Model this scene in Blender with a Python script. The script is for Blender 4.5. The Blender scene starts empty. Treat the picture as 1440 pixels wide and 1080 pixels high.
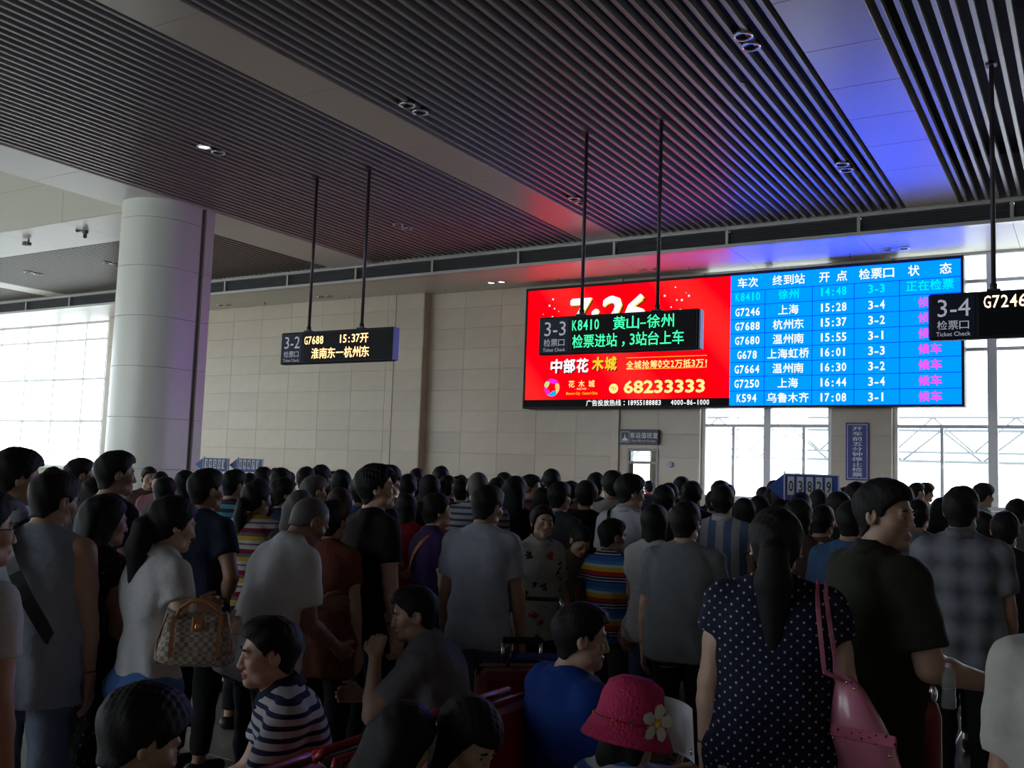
import bpy, math, random
import numpy as np
from mathutils import Vector, Matrix, Euler
random.seed(7)
sc = bpy.context.scene
col = sc.collection
PI = math.pi

# ---------------------------------------------------------------- camera
F_PX, YAW, PITCH, ROLL, EYE = 1363.0, 0.5420, 0.0906, 0.0344, 1.65
def cam_basis():
    cy, sy = math.cos(YAW), math.sin(YAW)
    f = np.array([-sy, cy, 0.0]); r = np.array([cy, sy, 0.0]); u = np.array([0, 0, 1.0])
    f2 = f*math.cos(PITCH) + u*math.sin(PITCH); u2 = u*math.cos(PITCH) - f*math.sin(PITCH)
    return r*math.cos(ROLL) + u2*math.sin(ROLL), u2*math.cos(ROLL) - r*math.sin(ROLL), f2
CR, CU, CF = cam_basis()
CAM = np.array([0, 0, EYE])
cd = bpy.data.cameras.new('camera'); cam = bpy.data.objects.new('camera', cd); col.objects.link(cam)
cd.sensor_width = 36.0; cd.lens = 36.0*F_PX/1440.0; cd.clip_start = 0.05; cd.clip_end = 500
cam.matrix_world = Matrix([[CR[0], CU[0], -CF[0], 0], [CR[1], CU[1], -CF[1], 0], [CR[2], CU[2], -CF[2], EYE], [0, 0, 0, 1]])
sc.camera = cam
def ray(x, y): return CR*(x-720)/F_PX - CU*(y-540)/F_PX + CF

# ---------------------------------------------------------------- sky, light, exposure
sc.view_settings.view_transform = 'Standard'; sc.view_settings.look = 'None'
sc.view_settings.gamma = 1.0; sc.view_settings.use_curve_mapping = False
sc.view_settings.exposure = 0.0
w = bpy.data.worlds.new('overcast_sky'); sc.world = w; w.use_nodes = True
nt = w.node_tree; nt.nodes.clear()
wo = nt.nodes.new('ShaderNodeOutputWorld'); wb = nt.nodes.new('ShaderNodeBackground')
wt = nt.nodes.new('ShaderNodeTexCoord'); ws = nt.nodes.new('ShaderNodeSeparateXYZ'); wr = nt.nodes.new('ShaderNodeValToRGB')
nt.links.new(wt.outputs['Generated'], ws.inputs[0]); nt.links.new(ws.outputs['Z'], wr.inputs[0])
wr.color_ramp.elements[0].position = 0.0; wr.color_ramp.elements[0].color = (0.80, 0.86, 0.92, 1)
wr.color_ramp.elements[1].position = 0.6; wr.color_ramp.elements[1].color = (0.93, 0.97, 1.0, 1)
nt.links.new(wr.outputs[0], wb.inputs[0]); wb.inputs[1].default_value = 8.0
nt.links.new(wb.outputs[0], wo.inputs[0])
cy = sc.cycles
cy.max_bounces = 7; cy.diffuse_bounces = 4; cy.glossy_bounces = 3; cy.transmission_bounces = 4; cy.transparent_max_bounces = 8
cy.sample_clamp_indirect = 6.0; cy.caustics_reflective = False; cy.caustics_refractive = False
try: cy.use_denoising = True
except Exception: pass
def portal(name, loc, rot, sx, sy):
    l = bpy.data.lights.new(name, 'AREA'); l.shape = 'RECTANGLE'; l.size = sx; l.size_y = sy
    l.cycles.is_portal = True
    o = bpy.data.objects.new(name, l); o.location = loc; o.rotation_euler = rot; col.objects.link(o)
R90 = PI/2
portal('sky_portal', (-5.9, 20.25, 3.7), (-R90, 0, 0), 2.8, 4.9)
portal('sky_portal', (-1.6, 20.25, 3.7), (-R90, 0, 0), 3.6, 4.9)
portal('sky_portal', (3.3, 20.25, 3.7), (-R90, 0, 0), 3.6, 4.9)
portal('sky_portal', (-33.4, 20.25, 3.7), (-R90, 0, 0), 12.6, 4.9)
portal('sky_portal', (-40.3, 5.0, 4.2), (0, -R90, 0), 6.0, 26.0)
portal('sky_portal', (-21.5, -10.3, 4.0), (R90, 0, 0), 32.5, 5.2)

# ---------------------------------------------------------------- materials
MATS = {}
def nodes(m):
    m.use_nodes = True; t = m.node_tree; b = t.nodes['Principled BSDF']; return t, b
def mat(name, c, rough=0.6, metal=0.0, spec=0.5, noise=0.0, nscale=8.0, bump=0.0, bscale=60.0, emit=None, es=1.0, alpha=None, coat=0.0):
    key = (name, tuple(c), rough, metal)
    if key in MATS: return MATS[key]
    m = bpy.data.materials.new(name); t, b = nodes(m)
    b.inputs['Base Color'].default_value = (*c, 1); b.inputs['Roughness'].default_value = rough
    b.inputs['Metallic'].default_value = metal; b.inputs['Specular IOR Level'].default_value = spec
    if coat: b.inputs['Coat Weight'].default_value = coat
    if emit:
        b.inputs['Emission Color'].default_value = (*emit, 1); b.inputs['Emission Strength'].default_value = es
    if noise or bump:
        tc = t.nodes.new('ShaderNodeTexCoord')
    if noise:
        n = t.nodes.new('ShaderNodeTexNoise'); n.inputs['Scale'].default_value = nscale; n.inputs['Detail'].default_value = 4
        t.links.new(tc.outputs['Object'], n.inputs['Vector'])
        mx = t.nodes.new('ShaderNodeMix'); mx.data_type = 'RGBA'
        mx.inputs['A'].default_value = (*[max(0, v*(1-noise)) for v in c], 1); mx.inputs['B'].default_value = (*[min(1, v*(1+noise)) for v in c], 1)
        t.links.new(n.outputs['Fac'], mx.inputs['Factor']); t.links.new(mx.outputs['Result'], b.inputs['Base Color'])
    if bump:
        n2 = t.nodes.new('ShaderNodeTexNoise'); n2.inputs['Scale'].default_value = bscale; n2.inputs['Detail'].default_value = 3
        t.links.new(tc.outputs['Object'], n2.inputs['Vector'])
        bp = t.nodes.new('ShaderNodeBump'); bp.inputs['Strength'].default_value = bump; bp.inputs['Distance'].default_value = 0.01
        t.links.new(n2.outputs['Fac'], bp.inputs['Height']); t.links.new(bp.outputs[0], b.inputs['Normal'])
    MATS[key] = m
    return m
def emis(name, c, s=1.0):
    key = (name, tuple(c), s)
    if key in MATS: return MATS[key]
    m = bpy.data.materials.new(name); m.use_nodes = True; t = m.node_tree; t.nodes.clear()
    o = t.nodes.new('ShaderNodeOutputMaterial'); e = t.nodes.new('ShaderNodeEmission')
    e.inputs[0].default_value = (*c, 1); e.inputs[1].default_value = s; t.links.new(e.outputs[0], o.inputs[0])
    MATS[key] = m; return m
def math_n(t, op, a, b=None):
    n = t.nodes.new('ShaderNodeMath'); n.operation = op
    for i, v in enumerate((a, b)):
        if v is None: continue
        if isinstance(v, (int, float)): n.inputs[i].default_value = v
        else: t.links.new(v, n.inputs[i])
    return n.outputs[0]
def ramp(t, fac, stops, interp='CONSTANT'):
    r = t.nodes.new('ShaderNodeValToRGB'); r.color_ramp.interpolation = interp
    e = r.color_ramp.elements
    while len(e) < len(stops): e.new(0.5)
    for i, (p, c) in enumerate(stops): e[i].position = p; e[i].color = (*c, 1)
    t.links.new(fac, r.inputs[0]); return r.outputs[0]
def cloth_base(name, rough=0.85):
    m = bpy.data.materials.new(name); t, b = nodes(m); b.inputs['Roughness'].default_value = rough
    b.inputs['Specular IOR Level'].default_value = 0.25
    tc = t.nodes.new('ShaderNodeTexCoord'); s = t.nodes.new('ShaderNodeSeparateXYZ'); t.links.new(tc.outputs['Object'], s.inputs[0])
    n = t.nodes.new('ShaderNodeTexNoise'); n.inputs['Scale'].default_value = 14; n.inputs['Detail'].default_value = 3
    t.links.new(tc.outputs['Object'], n.inputs['Vector'])
    bp = t.nodes.new('ShaderNodeBump'); bp.inputs['Strength'].default_value = 0.5; bp.inputs['Distance'].default_value = 0.02
    t.links.new(n.outputs['Fac'], bp.inputs['Height']); t.links.new(bp.outputs[0], b.inputs['Normal'])
    return m, t, b, tc, s
def cloth(c, rough=0.85, name='cloth'):
    key = ('cl', tuple(c), name)
    if key in MATS: return MATS[key]
    m, t, b, tc, s = cloth_base(name, rough)
    n = t.nodes.new('ShaderNodeTexNoise'); n.inputs['Scale'].default_value = 40; t.links.new(tc.outputs['Object'], n.inputs['Vector'])
    o = ramp(t, n.outputs['Fac'], [(0.3, tuple(v*0.95 for v in c)), (0.7, tuple(min(1, v*1.04) for v in c))], 'LINEAR')
    t.links.new(o, b.inputs['Base Color']); MATS[key] = m; return m
def striped(name, stops, period, axis='Z', wave=0.0, phase=0.0):
    m, t, b, tc, s = cloth_base(name)
    v = math_n(t, 'ADD', math_n(t, 'DIVIDE', s.outputs[axis], period), phase)
    if wave: v = math_n(t, 'ADD', v, math_n(t, 'MULTIPLY', math_n(t, 'ABSOLUTE', s.outputs['X']), wave))
    t.links.new(ramp(t, math_n(t, 'FRACT', v), stops), b.inputs['Base Color']); return m
def dotted(name, base, dot, p=0.034, r=0.16):
    m, t, b, tc, s = cloth_base(name)
    facs = []
    for off in (0.0, 0.5):
        u = math_n(t, 'SUBTRACT', math_n(t, 'FRACT', math_n(t, 'ADD', math_n(t, 'DIVIDE', s.outputs['X'], p), off)), 0.5)
        v = math_n(t, 'SUBTRACT', math_n(t, 'FRACT', math_n(t, 'ADD', math_n(t, 'DIVIDE', s.outputs['Z'], p), off)), 0.5)
        d = math_n(t, 'ADD', math_n(t, 'POWER', math_n(t, 'ABSOLUTE', u), 2.0), math_n(t, 'POWER', math_n(t, 'ABSOLUTE', v), 2.0))
        facs.append(math_n(t, 'LESS_THAN', d, r*r))
    f = math_n(t, 'MAXIMUM', facs[0], facs[1])
    t.links.new(ramp(t, f, [(0, base), (0.5, dot)]), b.inputs['Base Color']); return m
def plaid(name, base, a, c2, p=0.15):
    m, t, b, tc, s = cloth_base(name)
    def band(ax, ph): return math_n(t, 'ABSOLUTE', math_n(t, 'SUBTRACT', math_n(t, 'FRACT', math_n(t, 'ADD', math_n(t, 'DIVIDE', s.outputs[ax], p), ph)), 0.5))
    f = math_n(t, 'MULTIPLY', math_n(t, 'ADD', band('X', 0.0), band('Z', 0.2)), 1.0)
    o1 = ramp(t, f, [(0.15, a), (0.5, base), (0.85, c2)], 'LINEAR')
    t.links.new(o1, b.inputs['Base Color']); return m
def floral(name, base, cols, scale=11.0, th=0.30):
    m, t, b, tc, s = cloth_base(name)
    v = t.nodes.new('ShaderNodeTexVoronoi'); v.inputs['Scale'].default_value = scale; t.links.new(tc.outputs['Object'], v.inputs['Vector'])
    n = t.nodes.new('ShaderNodeTexNoise'); n.inputs['Scale'].default_value = 45; t.links.new(tc.outputs['Object'], n.inputs['Vector'])
    d = math_n(t, 'ADD', v.outputs['Distance'], math_n(t, 'MULTIPLY', math_n(t, 'SUBTRACT', n.outputs['Fac'], 0.5), 0.9))
    f = math_n(t, 'LESS_THAN', d, th)
    sep = t.nodes.new('ShaderNodeSeparateColor'); t.links.new(v.outputs['Color'], sep.inputs[0])
    k = len(cols); pc = ramp(t, sep.outputs[0], [(i/k, c) for i, c in enumerate(cols)])
    mx = t.nodes.new('ShaderNodeMix'); mx.data_type = 'RGBA'; mx.inputs['A'].default_value = (*base, 1)
    t.links.new(f, mx.inputs['Factor']); t.links.new(pc, mx.inputs['B']); t.links.new(mx.outputs['Result'], b.inputs['Base Color']); return m
def checker(name, a, b2, scale):
    m, t, b, tc, s = cloth_base(name, 0.5)
    c = t.nodes.new('ShaderNodeTexChecker'); c.inputs['Scale'].default_value = scale
    c.inputs[1].default_value = (*a, 1); c.inputs[2].default_value = (*b2, 1)
    t.links.new(tc.outputs['Object'], c.inputs['Vector']); t.links.new(c.outputs[0], b.inputs['Base Color']); return m

# ---------------------------------------------------------------- object helpers
def tag(o, label=None, cat=None, group=None, kind=None):
    if label: o['label'] = label
    if cat: o['category'] = cat
    if group: o['group'] = group
    if kind: o['kind'] = kind
    return o
def empty(name, loc=(0, 0, 0), rz=0.0, parent=None, scale=1.0):
    o = bpy.data.objects.new(name, None); o.location = loc; o.rotation_euler = (0, 0, rz); o.scale = (scale,)*3
    o.empty_display_size = 0.1; col.objects.link(o); o.parent = parent; return o
def link(name, me, m=None, parent=None, smooth=False):
    o = bpy.data.objects.new(name, me); col.objects.link(o); o.parent = parent
    if m is not None:
        ms = m if isinstance(m, (list, tuple)) else [m]
        if not me.materials:
            for x in ms: me.materials.append(x)
    return o
class MB:
    """collects shapes into one mesh"""
    def __init__(s): s.v = []; s.f = []; s.mi = []; s.sm = []; s.cur = 0; s.smooth = False
    def add(s, vs, fs):
        n = len(s.v); s.v += [tuple(map(float, p)) for p in vs]; s.f += [tuple(i+n for i in f) for f in fs]
        s.mi += [s.cur]*len(fs); s.sm += [s.smooth]*len(fs); return s
    def box(s, x0, x1, y0, y1, z0, z1, bev=0.0, M=None):
        if bev <= 0:
            vs = [(x, y, z) for x in (x0, x1) for y in (y0, y1) for z in (z0, z1)]
            fs = [(0, 1, 3, 2), (4, 6, 7, 5), (0, 4, 5, 1), (2, 3, 7, 6), (0, 2, 6, 4), (1, 5, 7, 3)]
        else:
            b = bev; vs = []; idx = {}
            X, Y, Z = (x0, x1), (y0, y1), (z0, z1)
            for i in (0, 1):
                for j in (0, 1):
                    for k in (0, 1):
                        sx, sy, sz = (b if i == 0 else -b), (b if j == 0 else -b), (b if k == 0 else -b)
                        idx[(i, j, k, 0)] = len(vs); vs.append((X[i], Y[j]+sy, Z[k]+sz))
                        idx[(i, j, k, 1)] = len(vs); vs.append((X[i]+sx, Y[j], Z[k]+sz))
                        idx[(i, j, k, 2)] = len(vs); vs.append((X[i]+sx, Y[j]+sy, Z[k]))
            g = lambda i, j, k, a: idx[(i, j, k, a)]
            fs = []
            for q in (0, 1):
                fs += [[g(q, 0, 0, 0), g(q, 0, 1, 0), g(q, 1, 1, 0), g(q, 1, 0, 0)], [g(0, q, 0, 1), g(1, q, 0, 1), g(1, q, 1, 1), g(0, q, 1, 1)], [g(0, 0, q, 2), g(0, 1, q, 2), g(1, 1, q, 2), g(1, 0, q, 2)]]
            for a in (0, 1):
                for c in (0, 1):
                    fs += [[g(a, c, 0, 0), g(a, c, 1, 0), g(a, c, 1, 1), g(a, c, 0, 1)], [g(a, 0, c, 0), g(a, 1, c, 0), g(a, 1, c, 2), g(a, 0, c, 2)], [g(0, a, c, 1), g(1, a, c, 1), g(1, a, c, 2), g(0, a, c, 2)]]
                    for k in (0, 1): fs.append([g(a, c, k, 0), g(a, c, k, 1), g(a, c, k, 2)])
            cen = np.array([(x0+x1)/2, (y0+y1)/2, (z0+z1)/2]); V = np.array(vs); out = []
            for f in fs:
                n = np.cross(V[f[1]]-V[f[0]], V[f[2]]-V[f[0]])
                out.append(tuple(f) if n @ (V[list(f)].mean(0)-cen) > 0 else tuple(f[::-1]))
            fs = out
        if M is not None: vs = [tuple(M @ Vector(p)) for p in vs]
        return s.add(vs, fs)
    def tube(s, pts, r, n=8, cap=True, sy=1.0):
        pts = [np.array(p, float) for p in pts]; rs = r if isinstance(r, (list, tuple)) else [r]*len(pts)
        vs = []; fs = []; up = np.array([0, 0, 1.0])
        d0 = pts[1]-pts[0]
        if abs(d0[2]) > 0.9*np.linalg.norm(d0): up = np.array([0, 1.0, 0])
        for i, p in enumerate(pts):
            d = pts[min(i+1, len(pts)-1)]-pts[max(i-1, 0)]; d = d/(np.linalg.norm(d)+1e-9)
            a = np.cross(up, d); a /= (np.linalg.norm(a)+1e-9); b = np.cross(d, a)
            for k in range(n):
                t = 2*PI*k/n; vs.append(p+(a*math.cos(t)+b*math.sin(t)*sy)*rs[i])
        for i in range(len(pts)-1):
            for k in range(n):
                k2 = (k+1) % n; fs.append((i*n+k, i*n+k2, (i+1)*n+k2, (i+1)*n+k))
        if cap: fs += [tuple(range(n))[::-1], tuple((len(pts)-1)*n+k for k in range(n))]
        o = s.smooth; s.smooth = True; s.add(vs, fs); s.smooth = o; return s
    def lathe(s, prof, n=16, c=(0, 0, 0)):
        vs = []; fs = []
        for r, z in prof:
            for k in range(n): t = 2*PI*k/n; vs.append((c[0]+r*math.cos(t), c[1]+r*math.sin(t), c[2]+z))
        for i in range(len(prof)-1):
            for k in range(n):
                k2 = (k+1) % n; fs.append((i*n+k, i*n+k2, (i+1)*n+k2, (i+1)*n+k))
        return s.add(vs, fs)
    def ell(s, c, r, n=12, m=8):
        pr = []
        vs = []; fs = []
        for i in range(m+1):
            a = PI*i/m
            for k in range(n): t = 2*PI*k/n; vs.append((c[0]+r[0]*math.sin(a)*math.cos(t), c[1]+r[1]*math.sin(a)*math.sin(t), c[2]-r[2]*math.cos(a)))
        for i in range(m):
            for k in range(n): k2 = (k+1) % n; fs.append((i*n+k, i*n+k2, (i+1)*n+k2, (i+1)*n+k))
        return s.add(vs, fs)
    def prism(s, poly, y0, y1):
        """poly in XZ, extruded along y"""
        n = len(poly); vs = [(x, y0, z) for x, z in poly]+[(x, y1, z) for x, z in poly]
        ar = sum(poly[i][0]*poly[(i+1) % n][1]-poly[(i+1) % n][0]*poly[i][1] for i in range(n))
        f0 = tuple(range(n)); f1 = tuple(range(n, 2*n))[::-1]
        fs = [f0, f1]+[(i, n+i, n+(i+1) % n, (i+1) % n) for i in range(n)]
        if ar < 0: fs = [f[::-1] for f in fs]
        return s.add(vs, fs)
    def mesh(s, name):
        me = bpy.data.meshes.new(name); me.from_pydata(s.v, [], s.f)
        me.polygons.foreach_set('material_index', s.mi); me.polygons.foreach_set('use_smooth', s.sm); me.update(); return me
    def build(s, name, m, parent=None): return link(name, s.mesh(name), m, parent)
def one(name, m, parent, x0, x1, y0, y1, z0, z1, bev=0.0): return MB().box(x0, x1, y0, y1, z0, z1, bev).build(name, m, parent)

# text -> flat mesh in the XZ plane facing -Y
GL = {}
def glyph(s, bold):
    k = (s, bold)
    if k in GL: return GL[k]
    if bold and (is_cjk(s[0]) or bold >= .019):
        v, f = glyph(s, 0.0); vs = []; fs = []
        e = bold*.9
        for i, (dx, dy) in enumerate(((0, 0), (e, 0), (-e, 0), (0, e), (0, -e), (e*.7, e*.7), (-e*.7, -e*.7))):
            vs.append(v+np.array([dx, dy, -.0005*i])); fs += [tuple(q+i*len(v) for q in t_) for t_ in f]
        GL[k] = (np.concatenate(vs), fs); return GL[k]
    c = bpy.data.curves.new('glyph', 'FONT'); c.body = s; c.offset = bold; c.resolution_u = 2
    o = bpy.data.objects.new('glyph', c); col.objects.link(o)
    dg = bpy.context.evaluated_depsgraph_get(); me = bpy.data.meshes.new_from_object(o.evaluated_get(dg))
    v = np.empty(len(me.vertices)*3); me.vertices.foreach_get('co', v); v = v.reshape(-1, 3)
    f = [tuple(p.vertices) for p in me.polygons]
    bpy.data.objects.remove(o); bpy.data.curves.remove(c); bpy.data.meshes.remove(me)
    GL[k] = (v, f); return GL[k]
def is_cjk(ch): return ord(ch) > 0x2e80
def text(name, s, m, parent, x, z, y, h, bold=0.0, width=None, mono=False, align='C', slant=0.0):
    """x,z: centre (or left with align L) of the text; h: height of a full cell"""
    mb = MB()
    if mono:
        cells = []; cx = 0.0
        for ch in s:
            wc = 1.0 if is_cjk(ch) else 0.5
            cells.append((ch, cx, wc)); cx += wc
        for ch, c0, wc in cells:
            if ch == ' ': continue
            v, f = glyph(ch, bold)
            if not len(v): continue
            lo, hi = v[:, 0].min(), v[:, 0].max(); cc = (lo+hi)/2
            k = min(1.15, wc*0.92/(hi-lo)) if (hi-lo) > 0 else 1
            if wc == 0.5 and ch not in '-.:,1!': k = wc*0.82/(hi-lo)
            vv = v.copy(); vv[:, 0] = (vv[:, 0]-cc)*k + c0+wc/2
            vv[:, 1] = vv[:, 1]*(1.0 if is_cjk(ch) else 1.08)
            mb.add([(a, c, b) for a, b, c in vv], f)
        W = cx
    else:
        v, f = glyph(s, bold); W = v[:, 0].max(); mb.add([(a+slant*b, c, b) for a, b, c in v], f)
    V = np.array(mb.v); kx = h if width is None else width/W
    V[:, 0] = (V[:, 0]-(W/2 if align == 'C' else 0))*kx + x; V[:, 2] = (V[:, 2]-0.36)*h + z; V[:, 1] = V[:, 1]+y
    mb.v = [tuple(p) for p in V]
    o = mb.build(name, m, parent); return o
# ---------------------------------------------------------------- people: one distance field per figure, meshed with surface nets
class Grid:
    def __init__(s, lo, hi, cell):
        ax = [np.arange(lo[i], hi[i]+cell[i]*0.5, cell[i], dtype=np.float32) for i in range(3)]
        s.ax = ax; s.D = np.full([len(a) for a in ax], 0.25, np.float32)
    def slab(s, lo, hi):
        sl = []
        for a, l, h in zip(s.ax, lo, hi):
            i = int(np.searchsorted(a, l)); j = int(np.searchsorted(a, h))
            if j-i < 1: return None, None
            sl.append(slice(i, j))
        X = s.ax[0][sl[0]][:, None, None]; Y = s.ax[1][sl[1]][None, :, None]; Z = s.ax[2][sl[2]][None, None, :]
        return tuple(sl), (X, Y, Z)
def smin(a, b, k):
    if k <= 0: return np.minimum(a, b)
    h = np.maximum(k-np.abs(a-b), 0)/k; return np.minimum(a, b)-h*h*k*0.25
def smax(a, b, k): return -smin(-a, -b, k)
def f_cone(P, a, b, ra, rb):
    X, Y, Z = P; a = np.array(a, np.float32); d = np.array(b, np.float32)-a; L = float(d@d)+1e-9
    t = np.clip(((X-a[0])*d[0]+(Y-a[1])*d[1]+(Z-a[2])*d[2])/L, 0, 1)
    return np.sqrt((X-a[0]-t*d[0])**2+(Y-a[1]-t*d[1])**2+(Z-a[2]-t*d[2])**2)-(ra+(rb-ra)*t)
def f_ell(P, c, r):
    X, Y, Z = P; u, v, w_ = (X-c[0])/r[0], (Y-c[1])/r[1], (Z-c[2])/r[2]
    k0 = np.sqrt(u*u+v*v+w_*w_); k1 = np.sqrt((u/r[0])**2+(v/r[1])**2+(w_/r[2])**2)+1e-6
    return k0*(k0-1.0)/k1
def xf(P, R, c):
    """coordinates of P in the frame with axes R (columns) at c"""
    X, Y, Z = P; x, y, z = X-c[0], Y-c[1], Z-c[2]
    return (x*R[0, 0]+y*R[1, 0]+z*R[2, 0], x*R[0, 1]+y*R[1, 1]+z*R[2, 1], x*R[0, 2]+y*R[1, 2]+z*R[2, 2])
def cone(g, a, b, ra, rb, k):
    a = np.array(a); b = np.array(b); m = max(ra, rb)+k+0.035
    sl, P = g.slab(np.minimum(a, b)-m, np.maximum(a, b)+m)
    if sl is None: return
    g.D[sl] = smin(g.D[sl], f_cone(P, a, b, ra, rb), k)
def nets(g):
    D = g.D; ins = D < 0; nx, ny, nz = D.shape
    S = np.zeros((nx+1, ny+1, nz+1, 3), np.float32); N = np.zeros((nx+1, ny+1, nz+1), np.int16)
    # cell (i,j,k) stored at index i+1
    ed = []
    for a in range(3):
        s0 = [slice(None)]*3; s1 = [slice(None)]*3; s0[a] = slice(0, -1); s1[a] = slice(1, None)
        cr = ins[tuple(s0)] != ins[tuple(s1)]; I = np.argwhere(cr)
        if not len(I): ed.append((I, None)); continue
        J = I.copy(); J[:, a] += 1
        d0 = D[tuple(I.T)]; d1 = D[tuple(J.T)]; t = d0/(d0-d1)
        p = np.stack([g.ax[q][I[:, q]] for q in range(3)], 1).astype(np.float32)
        p[:, a] += t*(g.ax[a][J[:, a]]-g.ax[a][I[:, a]])
        o = [q for q in range(3) if q != a]
        for da in (0, 1):
            for db in (0, 1):
                C = I+1; C[:, o[0]] -= da; C[:, o[1]] -= db
                ix = np.ravel_multi_index(C.T, N.shape)
                np.add.at(N.reshape(-1), ix, 1); np.add.at(S.reshape(-1, 3), ix, p)
        ed.append((I, d0 < 0))
    ids = np.full(N.size, -1, np.int64); nzx = np.flatnonzero(N.reshape(-1)); ids[nzx] = np.arange(len(nzx))
    V = S.reshape(-1, 3)[nzx]/N.reshape(-1)[nzx][:, None]
    Q = []
    for a in range(3):
        I, sg = ed[a]
        if sg is None: continue
        o = [(a+1) % 3, (a+2) % 3]
        ok = np.ones(len(I), bool)
        for q in o: ok &= (I[:, q] > 0) & (I[:, q] < D.shape[q]-1)
        I = I[ok]; sg = sg[ok]
        c = []
        for da, db in ((1, 1), (0, 1), (0, 0), (1, 0)):
            C = I+1; C[:, o[0]] -= da; C[:, o[1]] -= db
            c.append(ids[np.ravel_multi_index(C.T, N.shape)])
        q = np.stack(c, 1); q[~sg] = q[~sg][:, ::-1]; Q.append(q)
    return V, (np.concatenate(Q) if Q else np.zeros((0, 4), int))
def np_mesh(name, V, Q, mi=None):
    me = bpy.data.meshes.new(name); me.vertices.add(len(V)); me.vertices.foreach_set('co', V.astype(np.float32).ravel())
    n = len(Q); me.loops.add(n*4); me.loops.foreach_set('vertex_index', Q.astype(np.int32).ravel()); me.polygons.add(n)
    me.polygons.foreach_set('loop_start', np.arange(n, dtype=np.int32)*4)
    me.polygons.foreach_set('use_smooth', np.ones(n, bool))
    if mi is not None: me.polygons.foreach_set('material_index', mi.astype(np.int32))
    me.update(calc_edges=True); me.validate(); return me
def sdf_mesh(name, fn, boxes, mifn=None):
    Vs, Qs = [], []; n = 0; done = []
    for lo, hi, cell in boxes:
        cell = (cell,)*3 if isinstance(cell, (int, float)) else cell
        g = Grid(lo, hi, cell); fn(g); V, Q = nets(g)
        if not len(Q): continue
        cen = V[Q].mean(1)
        keep = np.ones(len(Q), bool)
        for l, h, c in done:
            m = c*0.5
            keep &= ~np.all((cen > np.array(l)+m) & (cen < np.array(h)-m), axis=1)
        Q = Q[keep]; Vs.append(V); Qs.append(Q+n); n += len(V); done.append((lo, hi, max(cell)))
    V = np.concatenate(Vs); Q = np.concatenate(Qs)
    used = np.unique(Q); rm = np.full(len(V), -1); rm[used] = np.arange(len(used)); V = V[used]; Q = rm[Q]
    return np_mesh(name, V, Q, mifn(V[Q].mean(1)) if mifn else None)

MALE = dict(z=[.78, .84, .90, 1.0, 1.10, 1.20, 1.30, 1.37, 1.42, 1.47], rx=[.155, .168, .172, .158, .150, .166, .180, .168, .118, .066], ry=[.10, .115, .120, .108, .104, .112, .116, .102, .080, .060], sh=.170, ar=1.0)
FEM = dict(z=[.78, .84, .90, 1.0, 1.10, 1.20, 1.30, 1.37, 1.42, 1.47], rx=[.165, .176, .175, .150, .132, .145, .155, .145, .100, .056], ry=[.11, .12, .122, .10, .092, .10, .102, .09, .07, .052], sh=.152, ar=.85)
KID = dict(z=[.78, .84, .90, 1.0, 1.10, 1.20, 1.30, 1.37, 1.42, 1.47], rx=[.135, .145, .148, .138, .135, .14, .145, .135, .098, .056], ry=[.10, .105, .108, .10, .10, .10, .10, .09, .07, .052], sh=.138, ar=.8)
def unit(v): v = np.array(v, float); return v/np.linalg.norm(v)
def rotx(a): c, s = math.cos(a), math.sin(a); return np.array([[1, 0, 0], [0, c, -s], [0, s, c]])
def rotz(a): c, s = math.cos(a), math.sin(a); return np.array([[c, -s, 0], [s, c, 0], [0, 0, 1]])
def roty(a): c, s = math.cos(a), math.sin(a); return np.array([[c, 0, s], [0, 1, 0], [-s, 0, c]])
def skeleton(p):
    """joints in the figure's own frame: +Y forward, 1.70 m tall when standing"""
    K = dict(p); wgt = p.get('weight', 1.0); b = p.get('build', MALE); K['fem'] = b is FEM; K['kid'] = b is KID; K['male'] = b is MALE; b = dict(b); b['sh'] = b['sh']*(.4+.6*wgt); K['b'] = b; K['w'] = wgt
    sit = p.get('sit', False); dz = -0.42 if sit else 0.0
    piv = np.array([0, 0, .92]); R = rotx(-math.radians(p.get('lean', 0)))@rotz(0)
    R = roty(math.radians(p.get('tilt', 0)))@R
    K['R'] = R; K['piv'] = piv+np.array([0, 0, dz])
    M = lambda q: R@(np.array(q)-piv)+piv+np.array([0, 0, dz]); K['M'] = M
    hs = p.get('head', 1.0); K['hs'] = hs
    K['Rh'] = rotz(-math.radians(p.get('hyaw', 0)))@rotx(-math.radians(p.get('hpitch', 0)))@roty(math.radians(p.get('hroll', 0)))
    nb = M((0, .005, 1.485)); K['neck0'] = M((0, -.012, 1.40)); K['hc'] = nb+K['Rh']@np.array([0, .018, .10*hs])
    K['neck1'] = K['hc']+K['Rh']@np.array([0, -.022, -.055])*hs
    arms = []
    for s, key in ((-1, 'la'), (1, 'ra')):
        up, fo, hd = (tuple(p.get(key, ((.14, .02, -1), (.05, .14, -1))))+(None,))[:3]
        j0 = M((s*b['sh'], -.01, 1.375))
        cv = lambda v: unit((v[0]*s, v[1], v[2]))
        j1 = j0+cv(up)*.285; j2 = j1+cv(fo)*.245
        hdir = cv(hd) if hd else cv(fo)
        arms.append((s, j0, j1, j2, hdir))
    K['arms'] = arms
    legs = []
    for s in (-1, 1):
        if sit:
            h = np.array([s*.09, 0, .47]); k = np.array([s*(.13+p.get('splay', 0)), .42, .50]); a = np.array([s*.13, .42+p.get('shin', 0), .09])
        else:
            st = p.get('step', 0)*s
            h = np.array([s*.088, 0, .88]); k = np.array([s*.098, .02+st*.5, .49]); a = np.array([s*.10, -.01+st, .09])
        legs.append((s, h, k, a))
    K['legs'] = legs
    return K
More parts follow.
